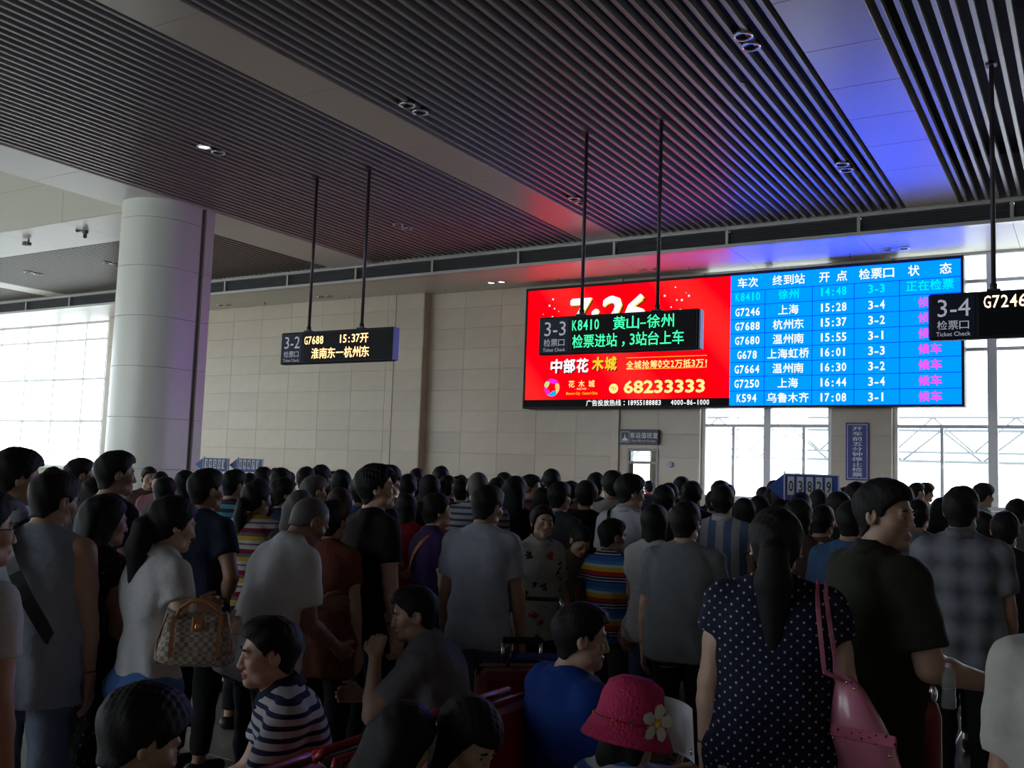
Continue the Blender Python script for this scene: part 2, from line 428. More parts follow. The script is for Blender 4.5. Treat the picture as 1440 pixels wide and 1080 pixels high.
def torso(g, K, off=0.0, zlo=.78, zhi=1.47, loose=0.0, k=.03, flare=0.0):
    b = K['b']; w_ = K['w']; c = K['piv']
    zs = np.array(b['z']); rx = np.array(b['rx'])*w_+off; ry = np.array(b['ry'])*w_*K.get('belly', 1.0)+off
    if loose:
        m = (zs < 1.3); mx = rx[(zs >= 1.2) & (zs < 1.35)].max(); rx = np.where(m, np.maximum(rx, mx-0.012)+loose*np.clip((1.3-zs)/.3, 0, 1), rx)
        my = ry[(zs >= 1.2) & (zs < 1.35)].max(); ry = np.where(m, np.maximum(ry, my-.008)+loose*np.clip((1.3-zs)/.3, 0, 1), ry)
    if zlo < .78: zs = np.concatenate([[.2], zs]); rx = np.concatenate([[rx[0]+flare], rx]); ry = np.concatenate([[ry[0]+flare*.8], ry])
    M = K['M']; pts = np.array([M((x, y, z)) for x in (-.3, .3) for y in (-.25, .25) for z in (zlo-.05, zhi+.05)])
    sl, P = g.slab(pts.min(0), pts.max(0))
    if sl is None: return
    X, Y, Z = xf(P, K['R'], c); Z = Z+.92
    A = np.interp(Z, zs, rx).astype(np.float32); B = np.interp(Z, zs, ry).astype(np.float32)
    d = (np.sqrt((X/A)**2+((Y+.005)/B)**2)-1)*np.minimum(A, B)*.95
    if off > 0 and K.get('wr', .0055) > 0:
        ph = K.get('seed', 1)*1.7; amp = K.get('wr', .0055)
        d = d+amp*(np.sin(Z*31+X*14+ph)*np.sin(X*17-Z*9+ph*2)+.7*np.sin(Z*12+Y*40+ph*3)+.6*np.sin(X*52+Y*30+3*np.sin(Z*5+ph)+ph)*np.clip((1.25-Z)/.3, 0, 1))*np.clip((1.42-Z)/.1, 0, 1)
    d = smax(smax(d, zlo-Z, .01), Z-zhi, .02)
    if K['fem'] and zhi > 1.3:
        for s in (-1, 1): d = smin(d, f_ell((X, Y, Z), (s*.072, .070, 1.235), (.066+off, .052+off, .062+off)), .05)
    if not K['kid'] and zhi > 1.3:
        for s in (-1, 1): d = smin(d, f_ell((X, Y, Z), (s*.075, -.085, 1.30), (.07+off, .03+off, .11)), .05)   # shoulder blades
    for s in (-1, 1):
        if zhi > 1.3: d = smin(d, f_cone((X, Y, Z), (s*.025, -.02, 1.445), (s*(b['sh']-.03), -.012, 1.385), .042+off*.8, .046+off*.8), .035)
        if zlo < .9: d = smin(d, f_ell((X, Y, Z), (s*.08, -.07, .87), (.085+off, .07+off, .085)), .04)
    if zlo < .75: pass
    g.D[sl] = smin(g.D[sl], d, k)
def head_f(P, K, fine=True):
    """P in head frame, metres"""
    d = f_ell(P, (0, -.014, .026), (.074, .095, .086))
    jw = K.get('jaw', 1.0)
    d = smin(d, f_ell(P, (0, .020, -.045), (.058*jw, .064, .070)), .03)
    d = smin(d, f_ell(P, (0, .066, -.094), (.026*jw, .022, .020)), .025)
    for s in (-1, 1):
        d = smin(d, f_ell(P, (s*.042, .052, -.022), (.026, .026, .024)), .02)
        d = smin(d, f_ell(P, (s*.044*jw, .015, -.075), (.022, .035, .022)), .02)
    if fine:
        d = smin(d, f_cone(P, (-.032, .076, .020), (.032, .076, .020), .010, .010), .014)
        for s in (-1, 1):
            d = smax(d, -f_ell(P, (s*.031, .094, .002), (.020, .014, .013)), .010)
            d = smin(d, f_ell(P, (s*.031, .070, .000), (.017, .0145, .011)), .005)
    d = smin(d, f_cone(P, (0, .083, .008), (0, .0985, -.034), .0075, .0115), .012)
    if fine:
        for s in (-1, 1): d = smin(d, f_ell(P, (s*.013, .089, -.037), (.009, .012, .008)), .006)
        d = smin(d, f_ell(P, (0, .080, -.062), (.025, .014, .0075)), .005)
        d = smin(d, f_ell(P, (0, .078, -.073), (.021, .014, .0075)), .004)
        d = smax(d, -f_cone(P, (-.022, .094, -.0675), (.022, .094, -.0675), .0022, .0022), .002)
    for s in (-1, 1):
        e = f_ell(P, (s*.079, -.012, -.004), (.011, .021, .032))
        if fine: e = smax(e, -f_ell(P, (s*.089, -.006, .000), (.009, .011, .018)), .004)
        d = smin(d, e, .006)
    return d
def hand(g, s, wr, d, K, curl=.5):
    """palm, four fingers and a thumb; d = direction of the hand, s = side"""
    d = unit(d); side = np.array(K.get('palm', (0, 1.0, 0.0)), float)
    if abs(d@side) > .9: side = np.array([0, 0, 1.0])
    t = unit(side-d*(side@d))                  # towards the thumb
    n = unit(np.cross(d, t))*(-s)              # palm normal, towards the body
    if n@np.array([-s, 0, 0]) < 0 and abs(n[0]) > .3: n = -n
    L = [.070, .078, .072, .056]; c = K.get('curl', curl)
    for i in range(4):
        o = t*(.030-.020*i)
        base = wr+d*.088+o-(0 if i in (1, 2) else .004)*d
        cone(g, wr+d*.012+o*.5, base, .018, .0125, .012)
        a1 = c*.5; a2 = c*1.25; a3 = c*1.8
        p1 = base+(d*math.cos(a1)+n*math.sin(a1))*L[i]*.45
        p2 = p1+(d*math.cos(a2)+n*math.sin(a2))*L[i]*.32
        p3 = p2+(d*math.cos(a3)+n*math.sin(a3))*L[i]*.25
        cone(g, base, p1, .0098, .0090, .003); cone(g, p1, p2, .0090, .0082, .002); cone(g, p2, p3, .0082, .0068, .002)
    b0 = wr+d*.025+t*.022; b1 = b0+unit(d*.7+t*.75+n*.35)*.042; b2 = b1+unit(d*.9+t*.3+n*.4)*.032; b3 = b2+unit(d+t*.05+n*.5)*.024
    cone(g, b0, b1, .017, .0125, .010); cone(g, b1, b2, .0115, .0100, .003); cone(g, b2, b3, .0100, .0078, .003)
def body_f(g, K, fine=True):
    a_ = K['b']['ar']*K.get('armw', 1.0)
    torso(g, K)
    cone(g, K['neck0'], K['neck1'], .056 if K['male'] else .047, .053 if K['male'] else .044, .03)
    for s, j0, j1, j2, hd in K['arms']:
        cone(g, j0, j0*.5+j1*.5, .052*a_+.004, .046*a_+.003, .04); cone(g, j0*.5+j1*.5, j1, .045*a_+.003, .037*a_+.004, .02)
        m = j1*.72+j2*.28
        cone(g, j1, m, .037*a_+.003, .038*a_+.003, .02); cone(g, m, j2, .038*a_+.003, .024*a_+.003, .02)
        hand(g, s, j2+hd*.004, hd, K)
    for s, h, k, a in K['legs']:
        cone(g, h, k, .084, .056, .05); mm = k*.68+a*.32
        cone(g, k, mm, .053, .054, .02); cone(g, mm, a, .054, .036, .02)
        cone(g, a+np.array([0, -.03, -.045]), a+np.array([s*.015, .15, -.06]), .036, .026, .02)
    R, c, hs = K['Rh'], K['hc'], K['hs']
    sl, P = g.slab(c-.19, c+.19)
    if sl is not None:
        L = xf(P, R, c); L = tuple(q/hs for q in L)
        g.D[sl] = smin(g.D[sl], head_f(L, K, fine)*hs, .02)
def shirt_f(g, K):
    st = K.get('sleeve', .55); off = K.get('off', .016); hem = K.get('hem', .80); a_ = K['b']['ar']*K.get('armw', 1.0)
    torso(g, K, off=off, zlo=hem, zhi=1.455, loose=K.get('loose', .012), flare=K.get('flare', .06))
    for s, j0, j1, j2, hd in K['arms']:
        if st <= 0: continue
        segs = [(j0, j1, .060*a_+off*.7, .050*a_+off+.004, min(1, st))]
        if st > 1: segs.append((j1, j2, .050*a_+off, .034*a_+off, min(1, st-1)))
        for a, b, ra, rb, t in segs:
            lo = np.minimum(a, b)-ra-.07; hi = np.maximum(a, b)+ra+.07; sl, P = g.slab(lo, hi)
            if sl is None: continue
            d = f_cone(P, a, b, ra, rb)
            X, Y, Z = P; ph = K.get('seed', 1)
            d = d+.0035*np.sin(Z*55+X*20+ph)*np.sin(X*35+Y*30+ph*2)
            u = unit(b-a); e = a+u*np.linalg.norm(b-a)*t
            if st <= 1 or a is j1: d = smax(d, (X-e[0])*u[0]+(Y-e[1])*u[1]+(Z-e[2])*u[2], .006)
            g.D[sl] = smin(g.D[sl], d, .035)
    if st <= 0:     # sleeveless: open armholes
        for s, j0, j1, j2, hd in K['arms']:
            sl, P = g.slab(j0-.14, j0+.14)
            if sl is None: continue
            g.D[sl] = smax(g.D[sl], -f_ell(P, j0+np.array([s*.045, 0, -.02]), (.05, .09, .095)), .01)
def trouser_f(g, K):
    off = .012; ln = K.get('pants', 1.0)
    torso(g, K, off=.014, zlo=.785, zhi=1.0, k=.03)
    for s, h, k, a in K['legs']:
        e = k+(a-k)*max(0, (ln-.5)*2)*.92 if ln > .5 else h+(k-h)*ln*2
        segs = [(h, k, .092, .070)] + ([(k, a, .070, .056)] if ln > .5 else [])
        for p0, p1, ra, rb in segs:
            m = ra+.08; sl, P = g.slab(np.minimum(p0, p1)-m, np.maximum(p0, p1)+m)
            if sl is None: continue
            X, Y, Z = P
            d = f_cone(P, p0, p1, ra, rb)+.004*np.sin(Z*40+Y*25+s)*np.sin(X*40+Z*15)
            if not (ln > .5 and p0 is h):
                u = unit(p1-p0); d = smax(d, (X-e[0])*u[0]+(Y-e[1])*u[1]+(Z-e[2])*u[2], .006)
            g.D[sl] = smin(g.D[sl], d, .04)
def hair_f(g, K):
    R, c, hs = K['Rh'], K['hc'], K['hs']; st = K.get('hair', 'short'); t = {'short': .015, 'spiky': .020, 'buzz': .006, 'bald': .004, 'thick': .022}.get(st, .020)
    sl, P = g.slab(c-.22, c+.22)
    if sl is not None:
        L = tuple(q/hs for q in xf(P, R, c)); X, Y, Z = L
        fem = st in ('long', 'ponytail', 'bob', 'bun')
        sk = f_ell(L, (0, -.014, .026), (.074, .095, .086)); sk = smin(sk, f_ell(L, (0, .020, -.045), (.058, .064, .070)), .03)
        sk = smin(sk, f_cone(L, (0, -.034, .0), (0, -.030, -.10), .060, .050), .03)
        u = np.clip((Z+.06)/.12, 0, 1); tau = (.010 if fem else .003)+(t*(1.25 if st in ('spiky', 'thick') else 1.05)-(.010 if fem else .003))*u*u*(3-2*u)
        if st in ('buzz', 'bald'): tau = t
        d = sk-tau
        if st in ('spiky', 'thick'): d = smin(d, f_ell(L, (0, .005, .085), (.062, .082, .047)), .03)
        elif st == 'short': d = smin(d, f_ell(L, (.008, .015, .082), (.058, .076, .044)), .03)
        yk = [-.14, -.06, -.028, -.004, .012, .018, .050, .072, .10, .14]
        zk = {'bald': [-.075, -.065, -.03, .015, .03, .05, .10, .14, .16, .18]}.get(st, [-.085, -.082, -.045, .022, .012, -.004, .030, .060, .064, .064])
        if st in ('long', 'ponytail', 'bob', 'bun'): zk = [-.10, -.08, -.055, -.03, -.02, -.015, .035, .066, .072, .072]
        if st in ('long', 'bob'): zk = [-.12, -.12, -.12, -.10, -.08, -.05, .02, .062, .070, .070]
        if K.get('fringe'): zk = [q if i < 6 else max(.035, q-.030) for i, q in enumerate(zk)]
        zl = np.interp(Y, yk, zk).astype(np.float32)
        cut = zl-Z+.010*np.abs(X)/.07*(Y > .03)
        d = smax(d, cut, .008)
        if st in ('bob', 'long'):
            for s in (-1, 1): d = smin(d, f_cone(L, (s*.056, -.025, -.02), (s*.064, -.03, -.13), .030, .022), .03)
            d = smin(d, f_cone(L, (0, -.045, -.03), (0, -.06, -.12), .055, .045), .03)
        ph = K.get('seed', 1)*2.3
        if K.get('hatcut'): d = smax(d, Z-.005, .01)
        amp = {'spiky': .0055, 'thick': .0034}.get(st, .0020)
        if st not in ('buzz', 'bald'):
            up_ = np.clip((Z-.02)/.08, .15, 1)
            d = d+amp*up_*np.sin(X*230+ph+Y*90)*np.sin(Y*210+Z*60+ph)+.0016*np.sin(X*70+Y*50+Z*60+ph)
        g.D[sl] = smin(g.D[sl], d*hs, .006)
    if st in ('long', 'ponytail', 'bun'):
        Lh = K.get('hlen', .34)
        W = lambda q: c+R@np.array(q)*hs
        back = K['R']@np.array([0, -1, 0])
        if st == 'long':
            for x in (-.055, -.02, .02, .055):
                cone(g, W((x, -.075, .0)), W((x*1.1, -.085, -.12)), .045, .042, .03)
                p = W((x*1.1, -.085, -.12)); q = p+np.array([x*.1, -.015, -(Lh-.12)]) + K['R']@np.array([0, 0, 0])
                cone(g, p, q, .040, .020, .03)
        elif st == 'ponytail':
            p0 = W((0, -.105, .015)); p1 = W((0, -.135, -.03)); p2 = p1+np.array([0, -.012, -.09]); p3 = p1+np.array([0, -.0, -Lh])
            k = K.get('tail', 1.0)
            cone(g, W((0, -.08, .02)), p1, .030, .026*k, .02); cone(g, p1, p2, .028*k, .036*k, .02); cone(g, p2, p3, .036*k, .016*k, .02)
        else:
            cone(g, W((0, -.11, .03)), W((0, -.13, .035)), .038, .034, .01)
def bounds(K, arms=True, lo=0.0):
    pts = [K['M']((x, y, z)) for x in (-.24, .24) for y in (-.2, .2) for z in (.78, 1.5)]
    for s, j0, j1, j2, hd in K['arms']: pts += [j0+.07, j0-.07, j1+.08, j1-.08, j2+.05, j2-.05, j2+hd*.19+.03, j2+hd*.19-.03]
    for s, h, k, a in K['legs']: pts += [h+.1, h-.1, k+.09, k-.09, a+np.array([.06, .2, 0]), a-.09]
    pts = np.array(pts); return pts.min(0)-.02, pts.max(0)+.02
MESH = {}
def figure_meshes(key, p):
    """skin, shirt, trousers, hair meshes of one pose"""
    if key in MESH: return MESH[key]
    K = skeleton(p); q = p.get('q', 1); out = {'K': K}
    cb, ch, chd = {0: (.022, .011, .012), 1: (.018, .0075, .008), 2: (.015, .0045, .0055)}[q]
    fine = q >= 1
    hc = K['hc']; r = .15*K['hs']
    lo, hi = bounds(K)
    if not p.get('legs', True): pass
    boxes = [(hc-r, hc+r, ch)]
    for s, j0, j1, j2, hd in K['arms']:
        if p.get('hands', True):
            c = j2+hd*.09; boxes.append((c-.125, c+.125, chd))
    boxes.append((lo, hi, cb))
    def mi(cen):
        L = (cen-K['hc'])@K['Rh']/K['hs']
        lip = (((L[:, 0]/.027)**2+((L[:, 2]+.0675)/.0145)**2) < 1) & (L[:, 1] > .078)
        return lip.astype(int)
    out['body'] = sdf_mesh('body', lambda g: body_f(g, K, fine), boxes, mi)
    cs = {0: .026, 1: .016, 2: .011}[q]
    hem = p.get('hem', .80)
    ln = np.array([K['M']((x, y, z)) for x in (-.26, .26) for y in (-.2, .2) for z in (hem, 1.5)])
    pts = [ln.min(0), ln.max(0)]
    for s, j0, j1, j2, hd in K['arms']:
        pts += [j0+.1, j0-.1, j1+.09, j1-.09]
        if p.get('sleeve', .55) > 1: pts += [j2+.08, j2-.08]
    pts = np.array(pts)
    out['shirt'] = sdf_mesh('shirt', lambda g: shirt_f(g, K), [(pts.min(0)-.03, pts.max(0)+.03, cs)])
    if p.get('pants', 1.0) > 0:
        l = np.array([q2 for s, h, k, a in K['legs'] for q2 in (h+.14, h-.14, k+.11, k-.11, a+.1, a-.1)]+[K['M']((-.2, -.16, 1.0)), K['M']((.2, .16, 1.02)), K['piv']+.2, K['piv']-.2])
        out['trousers'] = sdf_mesh('trousers', lambda g: trouser_f(g, K), [(l.min(0)-.02, l.max(0)+.02, cs*1.3)])
    Lh = K.get('hlen', .34)+.08 if K.get('hair') in ('long', 'ponytail') else .16
    chh = {0: .010, 1: .007, 2: .005}[q]
    if K.get('hair') != 'none':
        out['hair'] = sdf_mesh('hair', lambda g: hair_f(g, K), [(hc-np.array([.17, .29, Lh+.02]), hc+np.array([.16, .17, .17]), chh)])
    MESH[key] = out; return out
def shoe_mesh():
    g = Grid((-.08, -.12, -.02), (.08, .24, .14), (.012,)*3)
    cone(g, (0, -.045, .045), (0, .02, .05), .046, .044, .02); cone(g, (0, .02, .045), (0, .15, .035), .046, .034, .03)
    Z = g.ax[2][None, None, :]; g.D = smax(g.D, .002-Z, .004); g.D = smax(g.D, Z-.085, .01)
    V, Q = nets(g); return np_mesh('shoe', V, Q)
SHOE = shoe_mesh()
def eye_mesh():
    m = MB(); m.smooth = True; m.ell((0, 0, 0), (.0125, .006, .0052), 12, 8)
    for i, f in enumerate(m.f):
        c = np.mean([m.v[k] for k in f], 0)
        if abs(c[0]) < .0058 and c[1] > 0: m.mi[i] = 1
    return m.mesh('eye')
EYE_M = eye_mesh()
def brow_mesh():
    m = MB(); m.smooth = True; m.tube([(-.017, 0, -.003), (-.006, .003, .002), (.006, .003, .003), (.017, -.004, -.001)], [.002, .0036, .0034, .0016], 6); return m.mesh('eyebrow')
BROW_M = brow_mesh()
SKIN = {k: mat('skin_'+k, c, .5, spec=.45, noise=.10, nscale=12) for k, c in dict(fair=(.56, .36, .27), mid=(.42, .255, .18), tan=(.33, .185, .125), dark=(.24, .125, .085)).items()}
LIP = mat('lips', (.36, .13, .11), .45)
HAIR = {'black': mat('black_hair', (.009, .008, .008), .58, spec=.22, bump=.35, bscale=320), 'brown': mat('brown_hair', (.030, .013, .010), .58, spec=.22, bump=.35, bscale=320), 'grey': mat('thin_grey_hair', (.07, .06, .055), .6, bump=.4, bscale=200)}
WHITE_E = mat('eye_white', (.36, .33, .32), .45, spec=.2); IRIS = mat('eye_iris', (.012, .008, .006), .15)
def ob(name, me, ms, parent, loc=None, rot=None, sc_=None):
    o = bpy.data.objects.new(name, me); col.objects.link(o); o.parent = parent
    if loc is not None: o.location = loc
    if rot is not None: o.rotation_euler = rot
    if sc_ is not None: o.scale = sc_
    ms = ms if isinstance(ms, (list, tuple)) else [ms]
    while len(me.materials) < len(ms): me.materials.append(None)
    for i, m in enumerate(ms): o.material_slots[i].link = 'OBJECT'; o.material_slots[i].material = m
    return o
PLACED = []
def az_of(px):
    d = ray(px, 660); return math.atan2(-d[0], d[1])     # CCW angle from +Y
def person(px, top, depth, look, label, pose, shirt, trousers=None, skin='mid', hair='black', shoe=(.02, .02, .022), group=None, key=None, face=None, scale=None, flex=False):
    """stands a figure so that the crown of its head sits where the photograph's ray at that depth is"""
    p = dict(pose)
    if key is None: key = 'u%d' % len(MESH)
    ms = figure_meshes(key, p); K = ms['K']
    top_loc = K['hc']+K['Rh']@np.array([0, -.01, .125])*K['hs']
    q = CAM+ray(px, top)*depth
    a = az_of(px)-math.radians(look)
    offs = [0] if not flex else sorted([i*.10 for i in range(-2, 20)], key=abs)
    best = None
    for dd in offs:
        q = CAM+ray(px, top)*(depth+dd); sc_ = scale or q[2]/top_loc[2]
        off = rotz(a)@(K['hc']*np.array([1, 1, 0]))*sc_; pos = (q[0]-off[0], q[1]-off[1])
        md = min([math.hypot(pos[0]-x, pos[1]-y)-r_ for x, y, r_ in PLACED] or [9])
        if best is None or md > best[0]: best = (md, q, sc_, off, pos)
        if md >= .40: best = (md, q, sc_, off, pos); break
    md, q, sc_, off, pos = best
    if md < .30: print('CLOSE %.2f %s' % (md, label))
    PLACED.append((pos[0], pos[1], 0.0))
    root = empty('person', (q[0]-off[0], q[1]-off[1], 0), a, None, sc_)
    tag(root, label, 'person', group)
    ob('body', ms['body'], [SKIN[skin], LIP], root)
    ob('shirt' if K.get('hem', .8) > .6 else 'dress', ms['shirt'], shirt, root)
    if 'trousers' in ms: ob('trousers' if K.get('pants', 1) > .6 else 'shorts', ms['trousers'], trousers or TR['navy'], root)
    if p.get('collar'):
        cm = MB(); cm.smooth = True; pr = []
        for k in range(25):
            a_ = 2*PI*k/24; x, y = math.sin(a_), -math.cos(a_); fr = max(0, y)
            pr.append([(x*r, y*r*1.05-.004-fr*.0+oy, z-fr*.035) for r, z, oy in ((.062, 1.445, 0), (.060, 1.494, 0), (.067, 1.500, 0), (.098, 1.452, 0))])
        n_ = len(pr); vs = [tuple(K['M'](v)) for q_ in pr for v in q_]
        fs = [(4*i+j, 4*i+(j+1) % 4, 4*i+4+(j+1) % 4, 4*i+4+j) for i in range(n_-1) for j in range(4)]
        cm.add(vs, fs); cc = cm.build('collar', None, root); cc.data.materials.append(p['collar'] if p['collar'] is not True else shirt)
    if 'hair' in ms: ob('hair', ms['hair'], HAIR[hair], root)
    for s, h, k, an in K['legs']: ob('shoe', SHOE, mat('shoe_leather', shoe, .5), root, (an[0], an[1], 0), (0, 0, -s*.08))
    if face or p.get('q', 1) == 2:
        E = Matrix(K['Rh'].tolist()); hs = K['hs']
        for s in (-1, 1):
            l = K['hc']+K['Rh']@np.array([s*.031, .0795, .0005])*hs
            ob('eye', EYE_M, [WHITE_E, IRIS], root, l, E.to_euler(), (hs, hs, hs))
            l = K['hc']+K['Rh']@np.array([s*.032, .0870, .0235])*hs
            ob('eyebrow', BROW_M, HAIR['black'], root, l, E.to_euler(), (hs*s, hs, hs))
    return root, K, sc_
def world(root, K_pt):
    """point of the figure's own frame -> world"""
    M = Matrix.Translation(root.location)@Matrix.Rotation(root.rotation_euler[2], 4, 'Z')@Matrix.Scale(root.scale[0], 4)
    return M@Vector(K_pt)
TR = {k: cloth(c, name='trouser_cloth') for k, c in dict(navy=(.012, .014, .025), black=(.008, .008, .009), jeans=(.035, .06, .13), pale_jeans=(.10, .14, .20), grey=(.05, .05, .055), blue_short=(.13, .16, .22), khaki=(.14, .11, .07)).items()}
# ---------------------------------------------------------------- the hall
ZC, ZS, YW, YF = 6.53, 6.13, 20.0, 17.9       # slat ceiling, soffit, end wall, fascia
HX0, HX1, HY0 = -40.0, 9.0, -10.0
M_stone = [mat('beige_stone_%d' % i, c, .34, spec=.5, noise=.10, nscale=3.0) for i, c in enumerate([(.53, .45, .335), (.56, .48, .365), (.505, .43, .325), (.545, .46, .345)])]
M_grout = mat('stone_joint', (.38, .335, .27), .8)
M_beam = mat('beige_beam_panel', (.43, .37, .29), .30, spec=.7)
M_white = mat('white_and_lit_aluminium_panel', (.64, .61, .55), .38, spec=.6, noise=.04, nscale=2.0)  # on the left and cross beams this paler tone carries window light
M_slat = mat('grey_slat_metal', (.25, .225, .19), .34, spec=.6)
M_void = mat('dark_ceiling_void', (.012, .012, .013), .9)
M_vent = mat('dark_vent_mesh', (.035, .035, .038), .7, noise=.5, nscale=60)
M_trim = mat('pale_metal_trim', (.50, .49, .46), .35, metal=.3)
M_frame = mat('white_window_frame', (.80, .81, .82), .4)
M_floor = [mat('polished_floor_tile_%d' % i, c, .16, spec=.5, noise=.12, nscale=5) for i, c in enumerate([(.34, .32, .28), (.30, .285, .25), (.37, .345, .30)])]
M_plaster = mat('pale_plaster', (.58, .56, .50), .7)
def glass_mat():
    m = bpy.data.materials.new('window_glass'); m.use_nodes = True; t = m.node_tree; t.nodes.clear()
    o = t.nodes.new('ShaderNodeOutputMaterial'); tr = t.nodes.new('ShaderNodeBsdfTransparent'); g = t.nodes.new('ShaderNodeBsdfGlossy')
    tr.inputs[0].default_value = (.93, .96, .97, 1); g.inputs['Roughness'].default_value = .02
    mx = t.nodes.new('ShaderNodeMixShader'); mx.inputs[0].default_value = .07
    t.links.new(tr.outputs[0], mx.inputs[1]); t.links.new(g.outputs[0], mx.inputs[2]); t.links.new(mx.outputs[0], o.inputs[0]); return m
M_glass = glass_mat()
def struct(name, mb, m, parent=None):
    o = mb.build(name, m, parent)
    if parent is None: o['kind'] = 'structure'
    return o

# floor with tiles near the camera
fl = struct('floor', MB().box(HX0, HX1, HY0, YW+.3, -.25, -.012), mat('floor_base', (.28, .26, .23), .25))
tm = [MB().box(-.397, .397, -.397, .397, -.012, 0, .003).mesh('floor_tile') for _ in range(3)]
for i in range(3): tm[i].materials.append(M_floor[i])
for i in range(-6, 6):
    for j in range(-1, 11):
        o = link('floor_tile', random.choice(tm), None, fl); o.location = (i*.8+.4, j*.8+.4, 0)
fb = MB()
for i in range(-20, 12):
    for j in range(-6, 25):
        if -6 <= i < 6 and -1 <= j < 11: continue
        if HX0 < i*.8+.4 < HX1 and j*.8+.8 < YW: fb.box(i*.8+.003, i*.8+.797, j*.8+.003, j*.8+.797, -.012, 0)
o = fb.build('far_floor_tiles', M_floor[0], fl); o['kind'] = 'stuff'

# end wall: openings then stone tiles
OPEN = [(-7.28, -4.52, 1.24, ZS), (-3.37, .13, 1.24, ZS), (1.4, 4.9, 1.24, ZS), (-40.0, -27.0, 1.30, ZS), (-8.95, -8.23, 0, 2.25)]
def wall_pieces(x0, x1, z0, z1, ops):
    xs = sorted({x0, x1, *[min(max(v, x0), x1) for o in ops for v in o[:2]]}); out = []
    for a, b in zip(xs[:-1], xs[1:]):
        if b-a < 1e-4: continue
        c = (a+b)/2; cuts = sorted([(o[2], o[3]) for o in ops if o[0] < c < o[1]]); z = z0
        for l, h in cuts:
            if l > z: out.append((a, b, z, l))
            z = max(z, h)
        if z < z1: out.append((a, b, z, z1))
    return out
wb_ = MB()
for a, b, l, h in wall_pieces(HX0, HX1, 0, ZS+.6, OPEN): wb_.box(a, b, YW+.012, YW+.32, l, h)
WB = struct('wall_back', wb_, M_grout)
TC = {}
def tile(x0, x1, z0, z1, y, k=None, parent=WB, side=None):
    g = .002; key = (round(x1-x0, 3), round(z1-z0, 3)); k = random.randrange(4) if k is None else k
    if (key, k) not in TC:
        me = MB().box(g, key[0]-g, 0, .02, g, key[1]-g, .002).mesh('stone_tile'); me.materials.append(M_stone[k]); TC[(key, k)] = me
    o = link('stone_tile', TC[(key, k)], None, parent); o.location = (x0, y, z0); return o
rows = [i*.52 for i in range(12)]+[ZS]
def tiled(x0, x1, pitch, y, ops=(), zmin=.0):
    xs = [x0]
    while xs[-1] < x1-.01: xs.append(min(x1, xs[-1]+pitch))
    for a, b in zip(xs[:-1], xs[1:]):
        for l, h in zip(rows[:-1], rows[1:]):
            if h-l < .03 or h <= zmin: continue
            for p in wall_pieces(a, b, l, h, [o for o in ops if o[0] < b and o[1] > a and o[2] < h and o[3] > l]): 
                if p[1]-p[0] > .02 and p[3]-p[2] > .02: tile(*p, y)
tiled(-14.55, -9.20, 1.07, YW-.008, ())
tiled(-9.20, -7.28, .96, YW-.008, OPEN[-1:])
tiled(-7.28, -4.52, .92, YW-.008, OPEN[:1], 0)
tiled(-4.52, -3.37, 1.15, YW-.008, ())
tiled(-3.37, .13, 1.17, YW-.008, OPEN[1:2])
tiled(.13, 1.4, 1.27, YW-.008, ())
# the projecting bay of the wall on the left
PB = struct('wall_projection', MB().box(-27.0, -14.57, 19.72, YW+.02, 0, ZS), M_grout)
xs = [-27.0+i*1.13 for i in range(11)]+[-15.45, -14.57]
xs = sorted(x for x in xs if x <= -14.57)
for a, b in zip(xs[:-1], xs[1:]):
    if b-a < .05: continue
    for l, h in zip(rows[:-1], rows[1:]):
        if h-l > .03: tile(a, b, l, h, 19.70 if a < -15.5 else 19.715, parent=PB)
for l, h in zip(rows[:-1], rows[1:]):
    if h-l > .03:
        o = tile(0, .28, l, h, 0, parent=PB); o.rotation_euler = (0, 0, R90); o.location = (-14.55, 19.72, l)
# a shallow pilaster beside the staff door
struct('trim_1', MB().box(-9.34, -9.16, 19.93, YW+.01, 0, ZS, .006), M_stone[1])
# other walls, not in view
struct('wall_right', MB().box(HX1, HX1+.3, HY0, YW+.3, 0, 9.2), M_stone[0])
lw = MB()
for a, b, l, h in wall_pieces(HY0, YW+.3, 0, 9.2, [(-8, -2, 1.2, 7.2), (-1, 5, 1.2, 7.2), (6, 12, 1.2, 7.2), (13, 19, 1.2, 7.2)]): lw.box(HX0-.3, HX0, a, b, l, h)
struct('wall_left', lw, M_stone[0])
fw = MB()
for a, b, l, h in wall_pieces(HX0, HX1, 0, 9.2, [(-37, -29.5, 1.4, 6.6), (-28.5, -21, 1.4, 6.6), (-20, -12.5, 1.4, 6.6), (-11.5, -8.3, 1.4, 6.6)]): fw.box(a, b, HY0-.3, HY0, l, h)  # last two openings added to throw fill light on the crowd
struct('wall_front', fw, M_stone[0])

